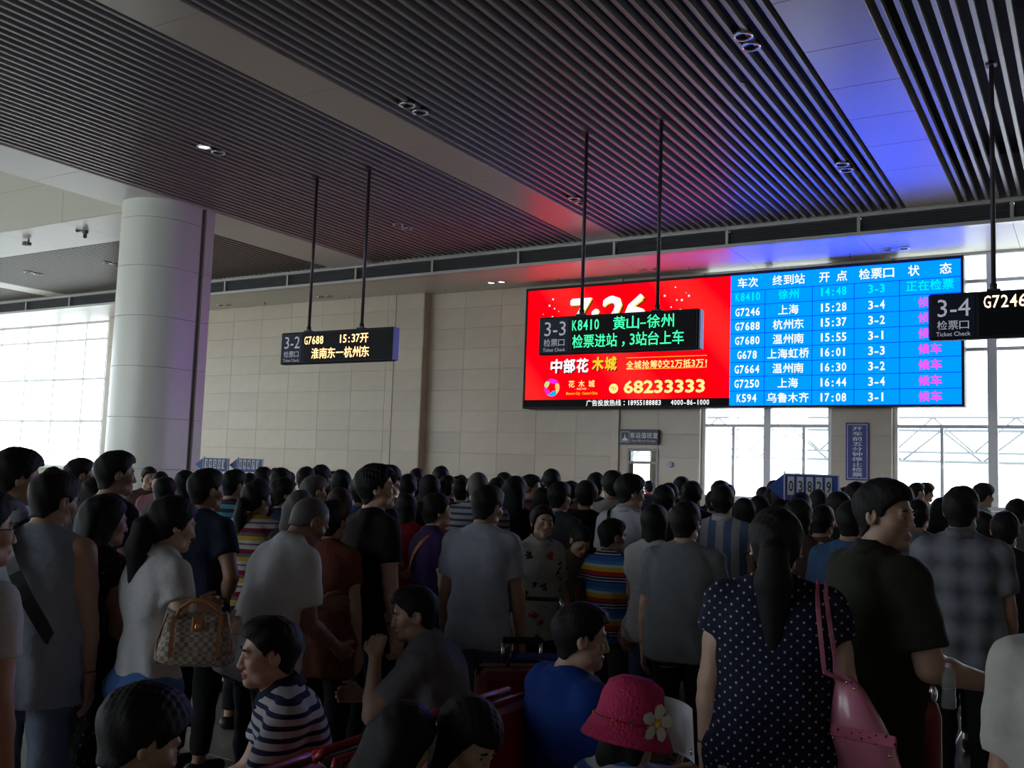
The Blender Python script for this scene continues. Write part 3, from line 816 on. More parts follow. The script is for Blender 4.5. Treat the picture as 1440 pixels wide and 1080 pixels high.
# windows of the end wall
def window(name, x0, x1, z0, z1, mull, sash, bars, y=YW+.16, mw=.085):
    r = MB()
    for a, b in ((x0, x0+.09), (x1-.09, x1)): r.box(a, b, y-.05, y+.05, z0, z1)
    r.box(x0+.09, x1-.09, y-.05, y+.05, z0, z0+.07); r.box(x0+.09, x1-.09, y-.05, y+.05, z1-.05, z1)
    o = struct(name, r, M_frame)
    cuts = [x0+.09]+[v for m in mull for v in (m-mw, m+mw)]+[x1-.09]
    for m in mull: one('mullion', M_frame, o, m-mw, m+mw, y-.06, y+.06, z0+.07, z1-.05, .008)
    zc = [z0+.07]+[v for b in bars for v in (b-.035, b+.035)]+[z1-.05]
    for i in range(0, len(cuts), 2):
        for b in bars: one('transom', M_frame, o, cuts[i], cuts[i+1], y-.045, y+.045, b-.035, b+.035, .006)
        for j in range(0, len(zc), 2):
            ss = [s for s in sash if cuts[i] < s < cuts[i+1]] if j == 0 else []
            ps = [cuts[i]]+[v for s in ss for v in (s-.03, s+.03)]+[cuts[i+1]]
            for s in ss:
                q = one('sash_stile', M_frame, o, s-.03, s+.03, y-.035, y+.035, zc[j], zc[j+1], .005)
                MB().box(s-.012, s+.012, y-.065, y-.035, (zc[j]+zc[j+1])/2-.06, (zc[j]+zc[j+1])/2+.03, .004).build('latch', M_frame, q)
            for k in range(0, len(ps), 2): one('pane', M_glass, o, ps[k], ps[k+1], y-.004, y+.004, zc[j], zc[j+1])
    return o
BZ = [2.80, 4.27, 5.58]
window('window_1', -7.28, -4.52, 1.24, ZS, [-5.85], [-6.58, -5.10], BZ, mw=.075)
window('window_2', -3.37, .13, 1.24, ZS, [-1.61], [-2.49, -.74], BZ)
window('window_4', 1.4, 4.9, 1.24, ZS, [3.15], [], BZ)
window('window_3', -40.0, -27.0, 1.30, ZS, [-38.3, -36.7, -35.1, -33.5, -31.93, -30.31, -28.71, -27.6], [], [2.84, 4.24, 5.56], mw=.03)
for i, (a, b) in enumerate([(-7.28, -4.52), (-3.37, .13), (1.4, 4.9), (-40, -27)]):
    struct('trim_%d' % (i+2), MB().box(a, b, YW-.03, YW+.11, 1.20 if i < 3 else 1.26, 1.24 if i < 3 else 1.30, .008), M_white)
# side and rear glazing, unseen; last two rear windows added as fill light
for i, (a, b) in enumerate([(-8, -2), (-1, 5), (6, 12), (13, 19)]):
    m = MB()
    for k in range(5): m.box(-40.2, -40.1, a+k*1.48, a+k*1.48+.08, 1.2, 7.2)
    for z in (1.2, 2.84, 4.24, 5.6, 7.12): m.box(-40.19, -40.11, a, b, z, z+.08)
    o = struct('window_%d' % (5+i), m, M_frame); one('pane', M_glass, o, -40.155, -40.145, a, b, 1.2, 7.2)
for i, (a, b) in enumerate([(-37, -29.5), (-28.5, -21), (-20, -12.5), (-11.5, -8.3)]):
    m = MB()
    for k in range(5): m.box(a+k*(b-a-.08)/4, a+k*(b-a-.08)/4+.08, -10.2, -10.1, 1.4, 6.6)
    for z in (1.4, 4.0, 6.52): m.box(a, b, -10.19, -10.11, z, z+.08)
    o = struct('window_%d' % (9+i), m, M_frame); one('pane', M_glass, o, a, b, -10.155, -10.145, 1.4, 6.6)

# staff door
dr = struct('door_1', MB().box(-8.97, -8.91, YW-.03, YW+.08, 0, 2.27, .006).box(-8.27, -8.21, YW-.03, YW+.08, 0, 2.27, .006).box(-8.91, -8.27, YW-.03, YW+.08, 2.21, 2.27, .006).box(-8.91, -8.27, YW-.03, YW+.08, 1.93, 1.99, .006), mat('door_frame_paint', (.42, .38, .34), .5))
one('pane', M_glass, dr, -8.91, -8.27, YW+.02, YW+.03, 1.99, 2.21)
dl = MB().box(-.62, 0, 0, .04, .02, 1.92, .005).build('door_leaf', mat('door_paint', (.55, .55, .50), .5), dr); dl.location = (-8.28, YW+.10, 0); dl.rotation_euler = (0, 0, math.radians(-78))
MB().tube([(-.55, -.01, 1.0), (-.55, -.06, 1.0), (-.46, -.06, 1.0)], .01).build('handle', M_trim, dl)
# the staff room behind the door
rm = MB().box(-11.6, -7.9, 22.8, 22.9, 0, .9).box(-11.6, -7.9, 22.8, 22.9, 2.3, 2.7).box(-11.6, -10.9, 22.8, 22.9, .9, 2.3).box(-9.55, -7.9, 22.8, 22.9, .9, 2.3)
rm.box(-11.7, -11.6, YW+.32, 22.9, 0, 2.7).box(-7.9, -7.8, YW+.32, 22.9, 0, 2.7).box(-11.7, -7.8, YW+.32, 22.9, 2.7, 2.8).box(-11.7, -7.8, YW+.32, 22.9, -.1, 0)
struct('wall_staff_room', rm, M_plaster)
o = struct('window_14', MB().box(-10.9, -10.85, 22.8, 22.88, .9, 2.3).box(-9.60, -9.55, 22.8, 22.88, .9, 2.3).box(-10.22, -10.17, 22.8, 22.88, .9, 2.3), M_frame); one('pane', M_glass, o, -10.85, -9.60, 22.84, 22.85, .9, 2.3)  # added window, sized and placed to brighten the doorway

# ceiling
CE = struct('ceiling', MB().box(-16.1, HX1, HY0, YF, 7.30, 7.45).box(-40, -16.1, 13.75, YF, 7.30, 7.45), M_void)
SW, SH, PT = .052, .10, .1645
sm = {}
def slat(x, y0, y1, parent):
    L = round(y1-y0, 2)
    if L not in sm:
        m = MB().box(-SW/2, SW/2, 0, L, 0, SH, .004).mesh('slat'); m.materials.append(M_slat); sm[L] = m
    o = link('slat', sm[L], None, parent); o.location = (x, y0, ZC); return o
for a, b in ((-14.70, -9.12), (-8.24, -2.79), (-1.90, 3.98)):
    n = round((b-a)/PT); 
    for i in range(n): slat(a+(i+.5)*(b-a)/n+.015, HY0+.05, YF-.04, CE)
st = MB()
for a, b, y0 in ((-26.6, -16.1, 13.80), (-39.9, -27.46, 13.80), (4.9, 8.9, HY0)):
    x = a+.06
    while x < b-.03: st.box(x, x+SW, y0, YF-.04, ZC, ZC+SH); x += PT
o = st.build('far_slats', M_slat, CE); o['kind'] = 'stuff'
# flat metal beams between the slat fields, one panel after another
def beam(x0, x1, y0, y1, joints, drop=0.0, h=.5, m=None):
    m = m or M_beam
    ys = [y0]+joints+[y1]
    for a, b in zip(ys[:-1], ys[1:]): one('beam_panel', m, CE, x0, x1, a+.003, b-.003, ZC-drop, ZC+h, .004)
beam(-9.10, -8.27, HY0, YF-.01, [-8.6, -6.4, -4.2, -2.0, .2, 2.4, 4.6, 6.9, 9.2, 11.5, 13.45, 15.8])
beam(-2.76, -1.92, HY0, YF-.01, [-8, -6.5, -5, -3.5, -2, -.5, .9, 2.3, 3.7, 5.2, 6.6, 8.1, 9.5, 10.8, 12.0, 13.15, 14.35, 15.6])
beam(4.0, 4.86, HY0, YF-.01, [-6, -2, 2, 6, 10, 14])
beam(-16.1, -14.72, HY0, YF-.01, [-7.6, -5.4, -3.2, -1.0, 1.2, 3.4, 5.6, 7.8, 10.0, 12.15, 13.75, 15.8], drop=.012, h=2.5, m=M_white)  # paler than the other beams: its window light is put into the colour
beam(-27.44, -26.62, 13.8, YF-.01, [15.8], m=M_white)
# cross beam left of the column: face, underside panels and the raised bay in front of it
xs = [-40+i*2.4 for i in range(10)]+[-16.1]
for a, b in zip(xs[:-1], xs[1:]): one('beam_panel', M_white, CE, a+.003, b-.003, 12.15, 13.75, ZC-.01, ZC+.7, .004)  # same paler panel, with the window light in its colour
for z0, z1 in ((ZC-.01, 7.4), (7.4, 8.3), (8.3, 9.2)):
    for a, b in zip(xs[:-1], xs[1:]): one('face_panel', mat('face_panel_paint', (.52, .50, .42), .45), CE, a+.003, b-.003, 12.11, 12.15, z0+.003, z1-.003, .004)
one('raised_bay_slab', M_plaster, CE, HX0, -16.1, HY0, 12.11, 9.2, 9.4)
one('beam_side', M_plaster, CE, -16.13, -16.10, HY0, 12.11, ZC, 9.2)
# fascia with dark vent grilles, and the soffit
FA = struct('fascia', MB().box(HX0, HX1, YF, YF+.10, ZC-.035, ZC+.9).box(HX0, HX1, YF-.02, YF+.12, ZC-.07, ZC-.02, .004).box(HX0, HX1, YF-.02, YF+.12, ZS-.015, ZS+.055, .004), M_trim)
dv = [-38.5, -36.2, -33.7, -31.2, -28.68, -26.5, -24.31, -22.1, -19.83, -17.57, -15.32, -13.04, -10.73, -8.43, -6.03, -3.58, -1.11, 1.3, 3.7, 6.1, 8.5]
for a, b in zip([HX0]+dv, dv+[HX1]):
    g = one('vent_grille', M_vent, FA, a+.035, b-.035, YF+.06, YF+.09, ZS+.055, ZC-.07)
vb = MB()
for k in range(6):
    z = ZS+.085+k*.05; vb.box(HX0, HX1, YF+.035, YF+.06, z, z+.012)
o = vb.build('vent_louvres', M_vent, FA); o['kind'] = 'stuff'
for d in dv: one('fascia_divider', M_trim, FA, d-.028, d+.028, YF-.01, YF+.10, ZS+.055, ZC-.07, .004)
SO = struct('soffit', MB().box(HX0, HX1, YF+.12, YW+.3, ZS+.02, ZS+.3), M_grout)
for a, b in zip([HX0]+dv, dv+[HX1]): one('soffit_panel', M_white, SO, a+.003, b-.003, YF+.12, YW+.02, ZS, ZS+.02, .003)

# column
cb = 12.2
def col_prof(r, n=52): 
    p = [(-15.4+r*math.cos(a), cb+r*math.sin(a)) for a in [PI+PI*i/n for i in range(n+1)]]
    return p
CO = empty('column', (-15.4, cb, 0)); CO['kind'] = 'structure'
Minv = Matrix.Translation((15.4, -cb, 0))
M_col = mat('pale_column_panel', (.70, .70, .62), .34, spec=.55, noise=.03, nscale=3)
def col_piece(name, outline, z0, z1, m, smooth_n=0):
    mb = MB(); n = len(outline); vs = [(x+15.4, y-cb, z) for z in (z0, z1) for x, y in outline]
    mb.add(vs, [(i, (i+1) % n, n+(i+1) % n, n+i) for i in range(n)]+[tuple(range(n))[::-1], tuple(range(n, 2*n))])
    o = mb.build(name, m, CO)
    for i, p in enumerate(o.data.polygons): p.use_smooth = False
    return o
zj = [0, .55, 1.48, 2.42, 3.36, 4.30, 5.24, 6.16, ZC]
for z0, z1 in zip(zj[:-1], zj[1:]):
    a, b = z0+.004, z1-.004
    col_piece('shaft_panel', col_prof(.70)+[(-14.70, 12.60), (-16.10, 12.60)], a, b, M_col, 20)
    col_piece('rear_panel', [(-16.10, 12.72), (-14.70, 12.72), (-14.70, 12.92), (-16.10, 12.92)], a, b, M_col)
col_piece('core', col_prof(.67)+[(-14.78, 12.90), (-16.02, 12.90)], 0, ZC, mat('column_core', (.25, .24, .22), .7), 0)

# ---------------------------------------------------------------- ceiling fittings
M_rim = mat('downlight_rim', (.55, .55, .55), .25, metal=.8); M_dark = mat('dark_reflector', (.10, .10, .11), .15, metal=.7); M_on = emis('lamp_on', (1, .97, .92), 9)
def ring(c, ri=.085, ro=.112, h=.05):
    m = MB(); m.smooth = True; m.lathe([(ri, 0.02), (ri, -.012), (ro, -.012), (ro, .0), (ro-.01, h), (ri, h), (ri, .02)], 20, c); return m
def downlight(x, y, z, label, lit=(False, False), pair=True, ax='y'):
    t = empty('downlight', (x, y, z)); tag(t, label, 'light', 'paired ceiling downlights')
    for i, s in enumerate((-1, 1) if pair else (0,)):
        c = (0, s*.145, 0) if ax == 'y' else (s*.145, 0, 0)
        rg = ring(c).build('ring', M_rim, t)
        MB().lathe(([(0, .045), (.05, .04), (.083, .015), (.085, .0)] if not lit[i] else [(0, -.006), (.05, -.004), (.085, .006)])[::-1], 20, c).build('reflector' if not lit[i] else 'lit_lens', M_on if lit[i] else M_dark, rg)
    one('plate', M_vent, t, -.10, .10, -.26 if pair else -.1, .26 if pair else .1, .05, .07) if ax == 'y' else one('plate', M_vent, t, -.26, .26, -.1, .1, .022, .03)
DL = [(-11.79, 10.2, 'round ceiling downlight glowing white among the dark slats', (True, False)),
      (-7.85, 10.2, 'unlit pair of downlights in the slats just right of the left diagonal beam', (False, False)),
      (-3.24, 10.2, 'unlit pair of downlights at the top beside the blue-lit beam', (False, False)),
      (-3.24, 15.1, 'unlit pair of downlights low beside the blue-lit beam, near the fascia', (False, False)),
      (-7.85, 15.1, 'unlit pair of downlights crossed by the left rod of the middle gate sign', (False, False)),
      (-11.92, 15.3, 'faint unlit pair of downlights in the slats right of the left gate sign rods', (False, False)),
      (-24.3, 15.3, 'unlit pair of downlights in the far left slats at the picture edge', (False, False)),
      (-21.1, 15.35, 'unlit pair of downlights in the far slats left of the column', (False, False))]
for x, y, l, lit in DL: downlight(x, y, ZC-.012, l, lit)
for x, l, lit in [(-12.09, 'pair of lit round downlights in the soffit left of the big screen', (True, True)), (-21.25, 'unlit downlight pair in the soffit right of the column', (False, False)), (-17.46, 'unlit downlight pair in the soffit between the rods of the left gate sign', (False, False)), (-3.17, 'unlit downlight pair in the blue-lit soffit over the timetable', (False, False)), (-8.2, 'unlit downlight pair in the soffit over the red advertisement', (False, False))]:
    downlight(x, 19.2, ZS-.012, l, lit, ax='x')
for x, l in [(-22.12, 'by the column'), (-19.8, 'left of the left gate sign rods'), (-16.74, 'right of the left gate sign rods'), (-13.67, 'over the wall corner'), (-10.5, 'over the left part of the advertisement'), (-7.33, 'over the right part of the advertisement'), (-4.03, 'over the timetable')]:
    t = empty('sprinkler', (x, 19.35, ZS)); tag(t, 'small dark sprinkler head in the soffit '+l, 'sprinkler', 'soffit sprinklers')
    m = MB(); m.smooth = True; m.lathe([(.0, .0), (.035, .0), (.035, -.008), (.012, -.012), (.010, -.045), (0, -.045)], 10).build('escutcheon', M_rim, t); MB().lathe([(0, -.055), (.024, -.052), (.024, -.058), (0, -.06)], 10).build('deflector', M_dark, t)
t = empty('sprinkler', (-3.64, 11.33, ZC)); tag(t, 'tiny bright sprinkler head between slats left of the blue-lit beam', 'sprinkler')
m = MB(); m.smooth = True; m.lathe([(0, .02), (.02, .02), (.012, -.03), (0, -.03)], 10).build('body', M_rim, t)
# small devices on drop rods under the cross beam
M_camb = mat('camera_housing', (.12, .12, .12), .5)
for (px, py, l, big) in ((40, 342, 'small box camera on a short rod under the cross beam, the left one', 0), (120, 325, 'larger swivelled camera on a short rod under the cross beam beside the column', 1)):
    d = ray(px, py); y = 12.8; q = CAM+d*y/d[1]
    t = empty('ceiling_camera', (q[0], y, q[2])); tag(t, l, 'camera')
    MB().tube([(0, 0, 0), (0, 0, ZC-q[2])], .022).build('rod', M_camb, t)
    MB().box(-.05, .05, -.05, .05, -.05, .02, .01).build('bracket', M_camb, t)
    if big:
        o = MB().box(-.09, .09, -.14, .10, -.05, .06, .012).build('housing', M_camb, t); o.location = (-.2, 0, .06); o.rotation_euler = (.2, -.35, .9)
        MB().tube([(-.19, 0, .06), (-.06, 0, -.02), (0, 0, -.02)], .015).build('arm', M_camb, t)
        MB().lathe([(0, -.16), (.04, -.14), (.04, -.06), (0, -.05)], 12).build('lens', M_dark, t)
    else:
        MB().box(-.17, -.07, -.05, .05, -.04, .05, .01).build('housing', M_camb, t)

# ---------------------------------------------------------------- hanging gate signs
M_case = mat('black_sign_case', (.012, .012, .018), .5, spec=.25); M_face = mat('black_sign_face', (.005, .005, .007), .55, spec=.12); M_navy = mat('navy_sign_panel', (.010, .013, .035), .5, spec=.2)
M_rod = mat('brown_black_rod', (.035, .025, .028), .5); M_grey_txt = emis('backlit_grey_lettering', (.42, .44, .52), .75)
def gate_sign(x0, no, label, lines, ecol, es, rods):
    y = 12.05; W = 2.40; z0, z1 = 3.33, 3.87
    t = empty('gate_sign', (x0, y, z0)); tag(t, label, 'sign', 'hanging ticket gate signs')
    MB().box(0, W, -.07, .07, 0, z1-z0, .02).build('case', M_case, t)
    one('number_panel', M_navy, t, .03, .50, -.078, -.07, .03, z1-z0-.03, .003)
    one('display_face', M_face, t, .53, W-.04, -.078, -.07, .03, z1-z0-.03, .003)
    one('end_cap', mat('violet_grey_end', (.10, .09, .16), .4), t, W, W+.02, -.07, .07, .01, z1-z0-.01, .004)
    text('lettering', no, M_grey_txt, t, .265, .37, -.080, .29, width=.36)
    text('lettering', '检票口', M_grey_txt, t, .265, .165, -.080, .115, mono=True)
    text('lettering', 'Ticket Check', M_grey_txt, t, .265, .065, -.080, .07, width=.36)
    em = emis('led_lettering_'+no[-1], ecol, es)
    for s, x, z, h, wd in lines: text('led_lettering', s, em, t, x, z, -.081, h, bold=.006, mono=True, width=None if wd is None else wd, align='L')
    for rx in rods:
        r = MB(); r.tube([(rx, 0, z1-z0), (rx, 0, ZC-z0+.04)], .026, 10).build('rod', M_rod, t)
        MB().box(rx-.07, rx+.07, -.05, .05, z1-z0, z1-z0+.025, .005).tube([(rx, 0, z1-z0), (rx, 0, z1-z0+.09)], .038, 8).build('rod_flange', M_rod, t)
        MB().box(rx-.06, rx+.06, -.06, .06, ZC-z0-.015, ZC-z0, .004).build('ceiling_plate', M_rod, t)
def wl(s, h): return None
AMB = (1.0, .55, .22)
gate_sign(-11.83, '3-2', 'hanging black gate sign 3-2 with amber letters against the beige wall', [('G7688', .54, .385, .175, .43), ('15:37开', 1.29, .385, .175, .63), ('淮南东一杭州东', .71, .16, .19, 1.24)], AMB, 3.2, (.56, 1.70))
gate_sign(-6.80, '3-3', 'hanging black gate sign 3-3 with green letters before the red advertisement', [('K8410', .54, .395, .195, .43), ('黄山—徐州', 1.17, .395, .195, .90), ('检票进站，3站台上车', .55, .165, .20, 1.66)], (.05, 1.0, .38), 1.6, (.65, 1.79))
gate_sign(-1.62, '3-4', 'hanging black gate sign 3-4 with orange train number, cut by the right picture edge', [('G7246', .575, .41, .185, .44), ('15:28开', 1.3, .41, .185, .63), ('徐州东一上海', 1.06, .16, .19, 1.1)], (1.0, .66, .42), 2.6, (.68, 1.82))

# ---------------------------------------------------------------- the big screen
BX0, BX1, BZ0, BZ1, BY = -11.48, -2.03, 3.14, 5.985, 19.6
sb = empty('display_board', ((BX0+BX1)/2, BY, BZ0)); tag(sb, 'huge wall screen, red advertisement on the left and blue train timetable on the right', 'screen')
ox = (BX0+BX1)/2
def S(x): return x-ox
one('casing', M_case, sb, S(BX0), S(BX1), 0, .36, 0, BZ1-BZ0, .01)
for a, b, c, d in ((BX0, BX1, BZ0, BZ0+.045), (BX0, BX1, BZ1-.06, BZ1), (BX0, BX0+.05, BZ0+.045, BZ1-.06), (BX1-.05, BX1, BZ0+.045, BZ1-.06)): one('bezel', M_case, sb, S(a), S(b), -.03, .0, c-BZ0, d-BZ0, .006)
XD = -6.50
def red_mat():
    m = bpy.data.materials.new('red_advertisement_screen'); m.use_nodes = True; t = m.node_tree; t.nodes.clear()
    o = t.nodes.new('ShaderNodeOutputMaterial'); e = t.nodes.new('ShaderNodeEmission'); tc = t.nodes.new('ShaderNodeTexCoord')
    wv = t.nodes.new('ShaderNodeTexWave'); wv.inputs['Scale'].default_value = .22; wv.inputs['Distortion'].default_value = 5; wv.inputs['Detail'].default_value = 0; wv.inputs['Detail Scale'].default_value = .4; wv.bands_direction = 'DIAGONAL'
    t.links.new(tc.outputs['Object'], wv.inputs['Vector'])
    c = ramp(t, wv.outputs['Fac'], [(0, (.60, .0, .003)), (.55, (1.0, .0, .005)), (1, (1.0, .010, .010))], 'LINEAR')
    t.links.new(c, e.inputs[0]); e.inputs[1].default_value = 1.9; t.links.new(e.outputs[0], o.inputs[0]); return m
one('advertisement_panel', red_mat(), sb, S(BX0+.05), S(XD), -.006, 0, 3.345-BZ0, BZ1-.06-BZ0)
one('caption_strip', M_face, sb, S(BX0+.05), S(XD), -.004, 0, BZ0+.045-BZ0, 3.345-BZ0)
M_blue = emis('blue_timetable_screen', (0, .057, 1.0), 6.2)
one('timetable_panel', M_blue, sb, S(XD), S(BX1-.05), -.006, 0, .045, BZ1-.06-BZ0)
M_wtx = emis('white_screen_text', (1, 1, 1), 1.15); M_cy = emis('cyan_screen_text', (.0, .85, .75), 1.1); M_mg = emis('magenta_screen_text', (1.0, .05, .95), 1.2); M_ye = emis('yellow_screen_text', (1.0, .78, .25), 1.2); M_gold = emis('gold_screen_text', (1.0, .55, .02), 1.15); M_line = emis('dark_blue_grid_line', (0, .02, .35), 1)
cx = [-6.50, -5.77, -4.81, -4.0, -3.16, -2.08]
zt, zb = BZ1-.06, BZ0+.045; rh = [zt-.37]; 
zr = [zt, zt-.34]+[zt-.34-(zt-.34-zb)*(i+1)/8 for i in range(8)]
gl = MB()
for x in cx[1:-1]: gl.box(S(x)-.006, S(x)+.006, -.008, -.006, 0.05, zr[1]-BZ0)
for z in zr[1:-1]: gl.box(S(XD), S(BX1-.05), -.0085, -.0065, z-.006-BZ0, z+.006-BZ0)
gl.build('grid_lines', M_line, sb)
hdr = ['车次', '终到站', '开 点', '检票口', '状   态']  # spaced as on the screen
rowsT = [('K8410', '徐州', '14:48', '3-3', '正在检票'), ('G7246', '上海', '15:28', '3-4', '候车'), ('G7688', '杭州东', '15:37', '3-2', '候车'), ('G7680', '温州南', '15:55', '3-1', '候车'), ('G678', '上海虹桥', '16:01', '3-3', '候车'), ('G7664', '温州南', '16:30', '3-2', '候车'), ('G7250', '上海', '16:44', '3-4', '候车'), ('K594', '乌鲁木齐', '17:08', '3-1', '候车')]
for i, s in enumerate(hdr):
    text('heading', s, M_wtx, sb, S((cx[i]+cx[i+1])/2), (zr[0]+zr[1])/2-BZ0, -.010, .225, bold=.014, mono=True)
for r, row in enumerate(rowsT):
    z = (zr[r+1]+zr[r+2])/2-BZ0
    for i, s in enumerate(row):
        m = M_cy if r == 0 else (M_mg if i == 4 else M_wtx)
        text('timetable_entry', s, m, sb, S((cx[i]+cx[i+1])/2), z+(.02 if r == 0 else 0), -.010, .215 if is_cjk(s[0]) else .215, bold=.014 if is_cjk(s[0]) else .018, mono=True)
# advertisement content
def A(px, py): d = ray(px, py); q = CAM+d*(BY/d[1]); return S(q[0]), q[2]-BZ0
x, z = A(851, 438); text('headline_shadow', '7·26', emis('headline_shadow_brown', (.12, .02, .01), 1), sb, x+.04, z-.05, -.009, .98, bold=.035, width=1.99, slant=.1)
text('headline', '7·26', M_wtx, sb, x, z, -.012, .96, bold=.035, width=1.95, slant=.1)
text('headline_edge', '7·26', M_gold, sb, x+.02, z-.025, -.0105, .97, bold=.035, width=1.97, slant=.1)
x, z = A(801, 515); text('slogan', '中部花', M_wtx, sb, x, z, -.011, .335, bold=.04, mono=True); text('slogan_shadow', '中部花', emis('slogan_shadow', (.1, .0, .02), 1), sb, x+.02, z-.025, -.009, .32, bold=.055, mono=True)
x, z = A(850, 512); text('slogan', '木城', M_gold, sb, x, z, -.011, .32, bold=.05, mono=True); text('slogan_shadow', '木城', emis('slogan_shadow', (.1, .0, .02), 1), sb, x+.02, z-.025, -.009, .32, bold=.055, mono=True)
x, z = A(937, 512); text('offer_line', '全城抢筹◎交2万抵3万!', M_ye, sb, x, z, -.011, .19, bold=.02, mono=True, width=None)
for py in (503.5, 519.5):
    a, b = A(881, py), A(994, py-2); MB().box(a[0], b[0], -.009, -.007, a[1]-.006, a[1]+.006).build('rule_line', M_gold, sb)
x, z = A(933, 543); text('phone_number', '68233333', M_ye, sb, x, z, -.011, .38, bold=.035, width=1.88)
x, z = A(863, 546.5); mm = MB(); mm.prism([(x+.11*math.cos(k*PI/12), z+.11*math.sin(k*PI/12)) for k in range(24)], -.009, -.007); mm.build('phone_badge', M_ye, sb); text('badge_text', 'TEL', emis('badge_brown', (.3, .05, .0), 1), sb, x, z+.005, -.010, .09, width=.15)
x, z = A(818, 540); text('brand_name', '花 木 城', M_ye, sb, x, z+.0, -.011, .17, bold=.02, width=None, mono=True)
x, z = A(818, 547); text('brand_note', '— 中国·中部 —', M_ye, sb, x, z, -.011, .055, mono=True)
x, z = A(818, 553); text('brand_english', 'Blossom City · Central China', M_gold, sb, x, z, -.011, .085, width=.80, bold=.01, slant=.2)
x0, z0 = A(776, 545)
for k, c in enumerate([(.45, .8, .2), (.9, .02, .45), (.0, .45, .9), (1, .55, .15), (.85, .02, .75)]):
    a0 = PI/2+k*2*PI/5; P1 = []; P2 = []
    for i in range(11):
        u = i/10; a = a0+u*1.9; P1.append((x0+.205*math.cos(a), z0+.205*math.sin(a))); r2 = .205-(.115*math.sin(PI*u)**.7); P2.append((x0+r2*math.cos(a+.1), z0+r2*math.sin(a+.1)))
    m = MB(); m.prism(P1+P2[::-1], -.010-k*.0006, -.008); m.build('logo_petal', emis('petal_%d' % k, c, 1.1), sb)
for k, (px, py) in enumerate([(981, 466), (981, 472), (981, 479), (982, 485)]): x, z = A(px, py); MB().box(x-.06, x+.06, -.010, -.008, z-.028, z+.028).build('yellow_bar', M_ye, sb)
sp = MB(); rr = random.Random(3)
for px, py in [(764, 442), (773, 430), (778, 421), (788, 446), (950, 404), (935, 416), (952, 422), (959, 422), (957, 436), (965, 412), (969, 416), (786, 438), (944, 432), (780, 434), (777, 446)]:
    x, z = A(px, py); s = rr.choice([.008, .014, .02]); sp.box(x-s, x+s, -.009, -.007, z-s, z+s)
sp.build('sparkles', M_wtx, sb)['kind'] = 'stuff'
x, z = A(908, 567); text('caption', '广告投放热线：18955188883   4000-86-1000', M_wtx, sb, x, .10+.02, -.009, .145, bold=.012, mono=True)

# ---------------------------------------------------------------- wall signs
M_sblue = mat('blue_sign', (.04, .04, .24), .45); M_swhite = mat('sign_white', (.80, .82, .9), .5)
bn = empty('wall_banner', (-4.01, 19.97, 1.72)); tag(bn, 'narrow dark blue vertical notice on the pillar between the windows', 'sign')
one('board', M_sblue, bn, -.22, .22, -.015, .015, 0, 1.14, .004)
MB().box(-.19, .19, -.018, -.016, .035, .045).box(-.19, .19, -.018, -.016, 1.095, 1.105).box(-.19, -.182, -.018, -.016, .045, 1.095).box(.182, .19, -.018, -.016, .045, 1.095).build('border_line', M_swhite, bn)
for i, ch in enumerate('开车前五分钟停止检票'): text('lettering', ch, M_swhite, bn, 0, 1.02-i*.101, -.019, .092, bold=.012, width=.20)
ds = empty('door_sign', (-8.655, 19.9, 2.355)); tag(ds, 'dark grey-blue staff room sign over the small lit doorway', 'sign')
one('board', mat('slate_sign', (.035, .035, .06), .45), ds, -.47, .47, -.02, .06, 0, .335, .005)
text('lettering', '客运值班室', M_swhite, ds, .13, .20, -.024, .135, mono=True, bold=.012); text('lettering', 'Duty Office for Passenger', M_swhite, ds, .13, .085, -.024, .06, width=.58)
MB().box(-.43, -.22, -.023, -.021, .05, .06).box(-.43, -.22, -.023, -.021, .275, .285).box(-.43, -.42, -.023, -.021, .06, .275).box(-.23, -.22, -.023, -.021, .06, .275).build('icon_border', M_swhite, ds)
MB().prism([(-.39, .08), (-.26, .08), (-.26, .13), (-.295, .13), (-.31, .17), (-.325, .25), (-.34, .17), (-.355, .13), (-.39, .13)], -.024, -.021).build('pictogram', M_swhite, ds)
ck = empty('wall_clock', (-7.93, 19.97, 1.93)); tag(ck, 'small round pale clock on the wall right of the doorway', 'clock')
m = MB(); m.prism([(.065*math.cos(k*PI/12), .065*math.sin(k*PI/12)) for k in range(24)], -.03, .01); m.build('case', mat('clock_case', (.30, .36, .40), .4), ck)
m = MB(); m.prism([(.05*math.cos(k*PI/12), .05*math.sin(k*PI/12)) for k in range(24)], -.033, -.03); m.build('dial', mat('clock_dial', (.5, .55, .55), .5), ck); MB().box(-.003, .003, -.036, -.033, 0, .04).box(0, .03, -.036, -.033, -.003, .003).build('hands', M_case, ck)

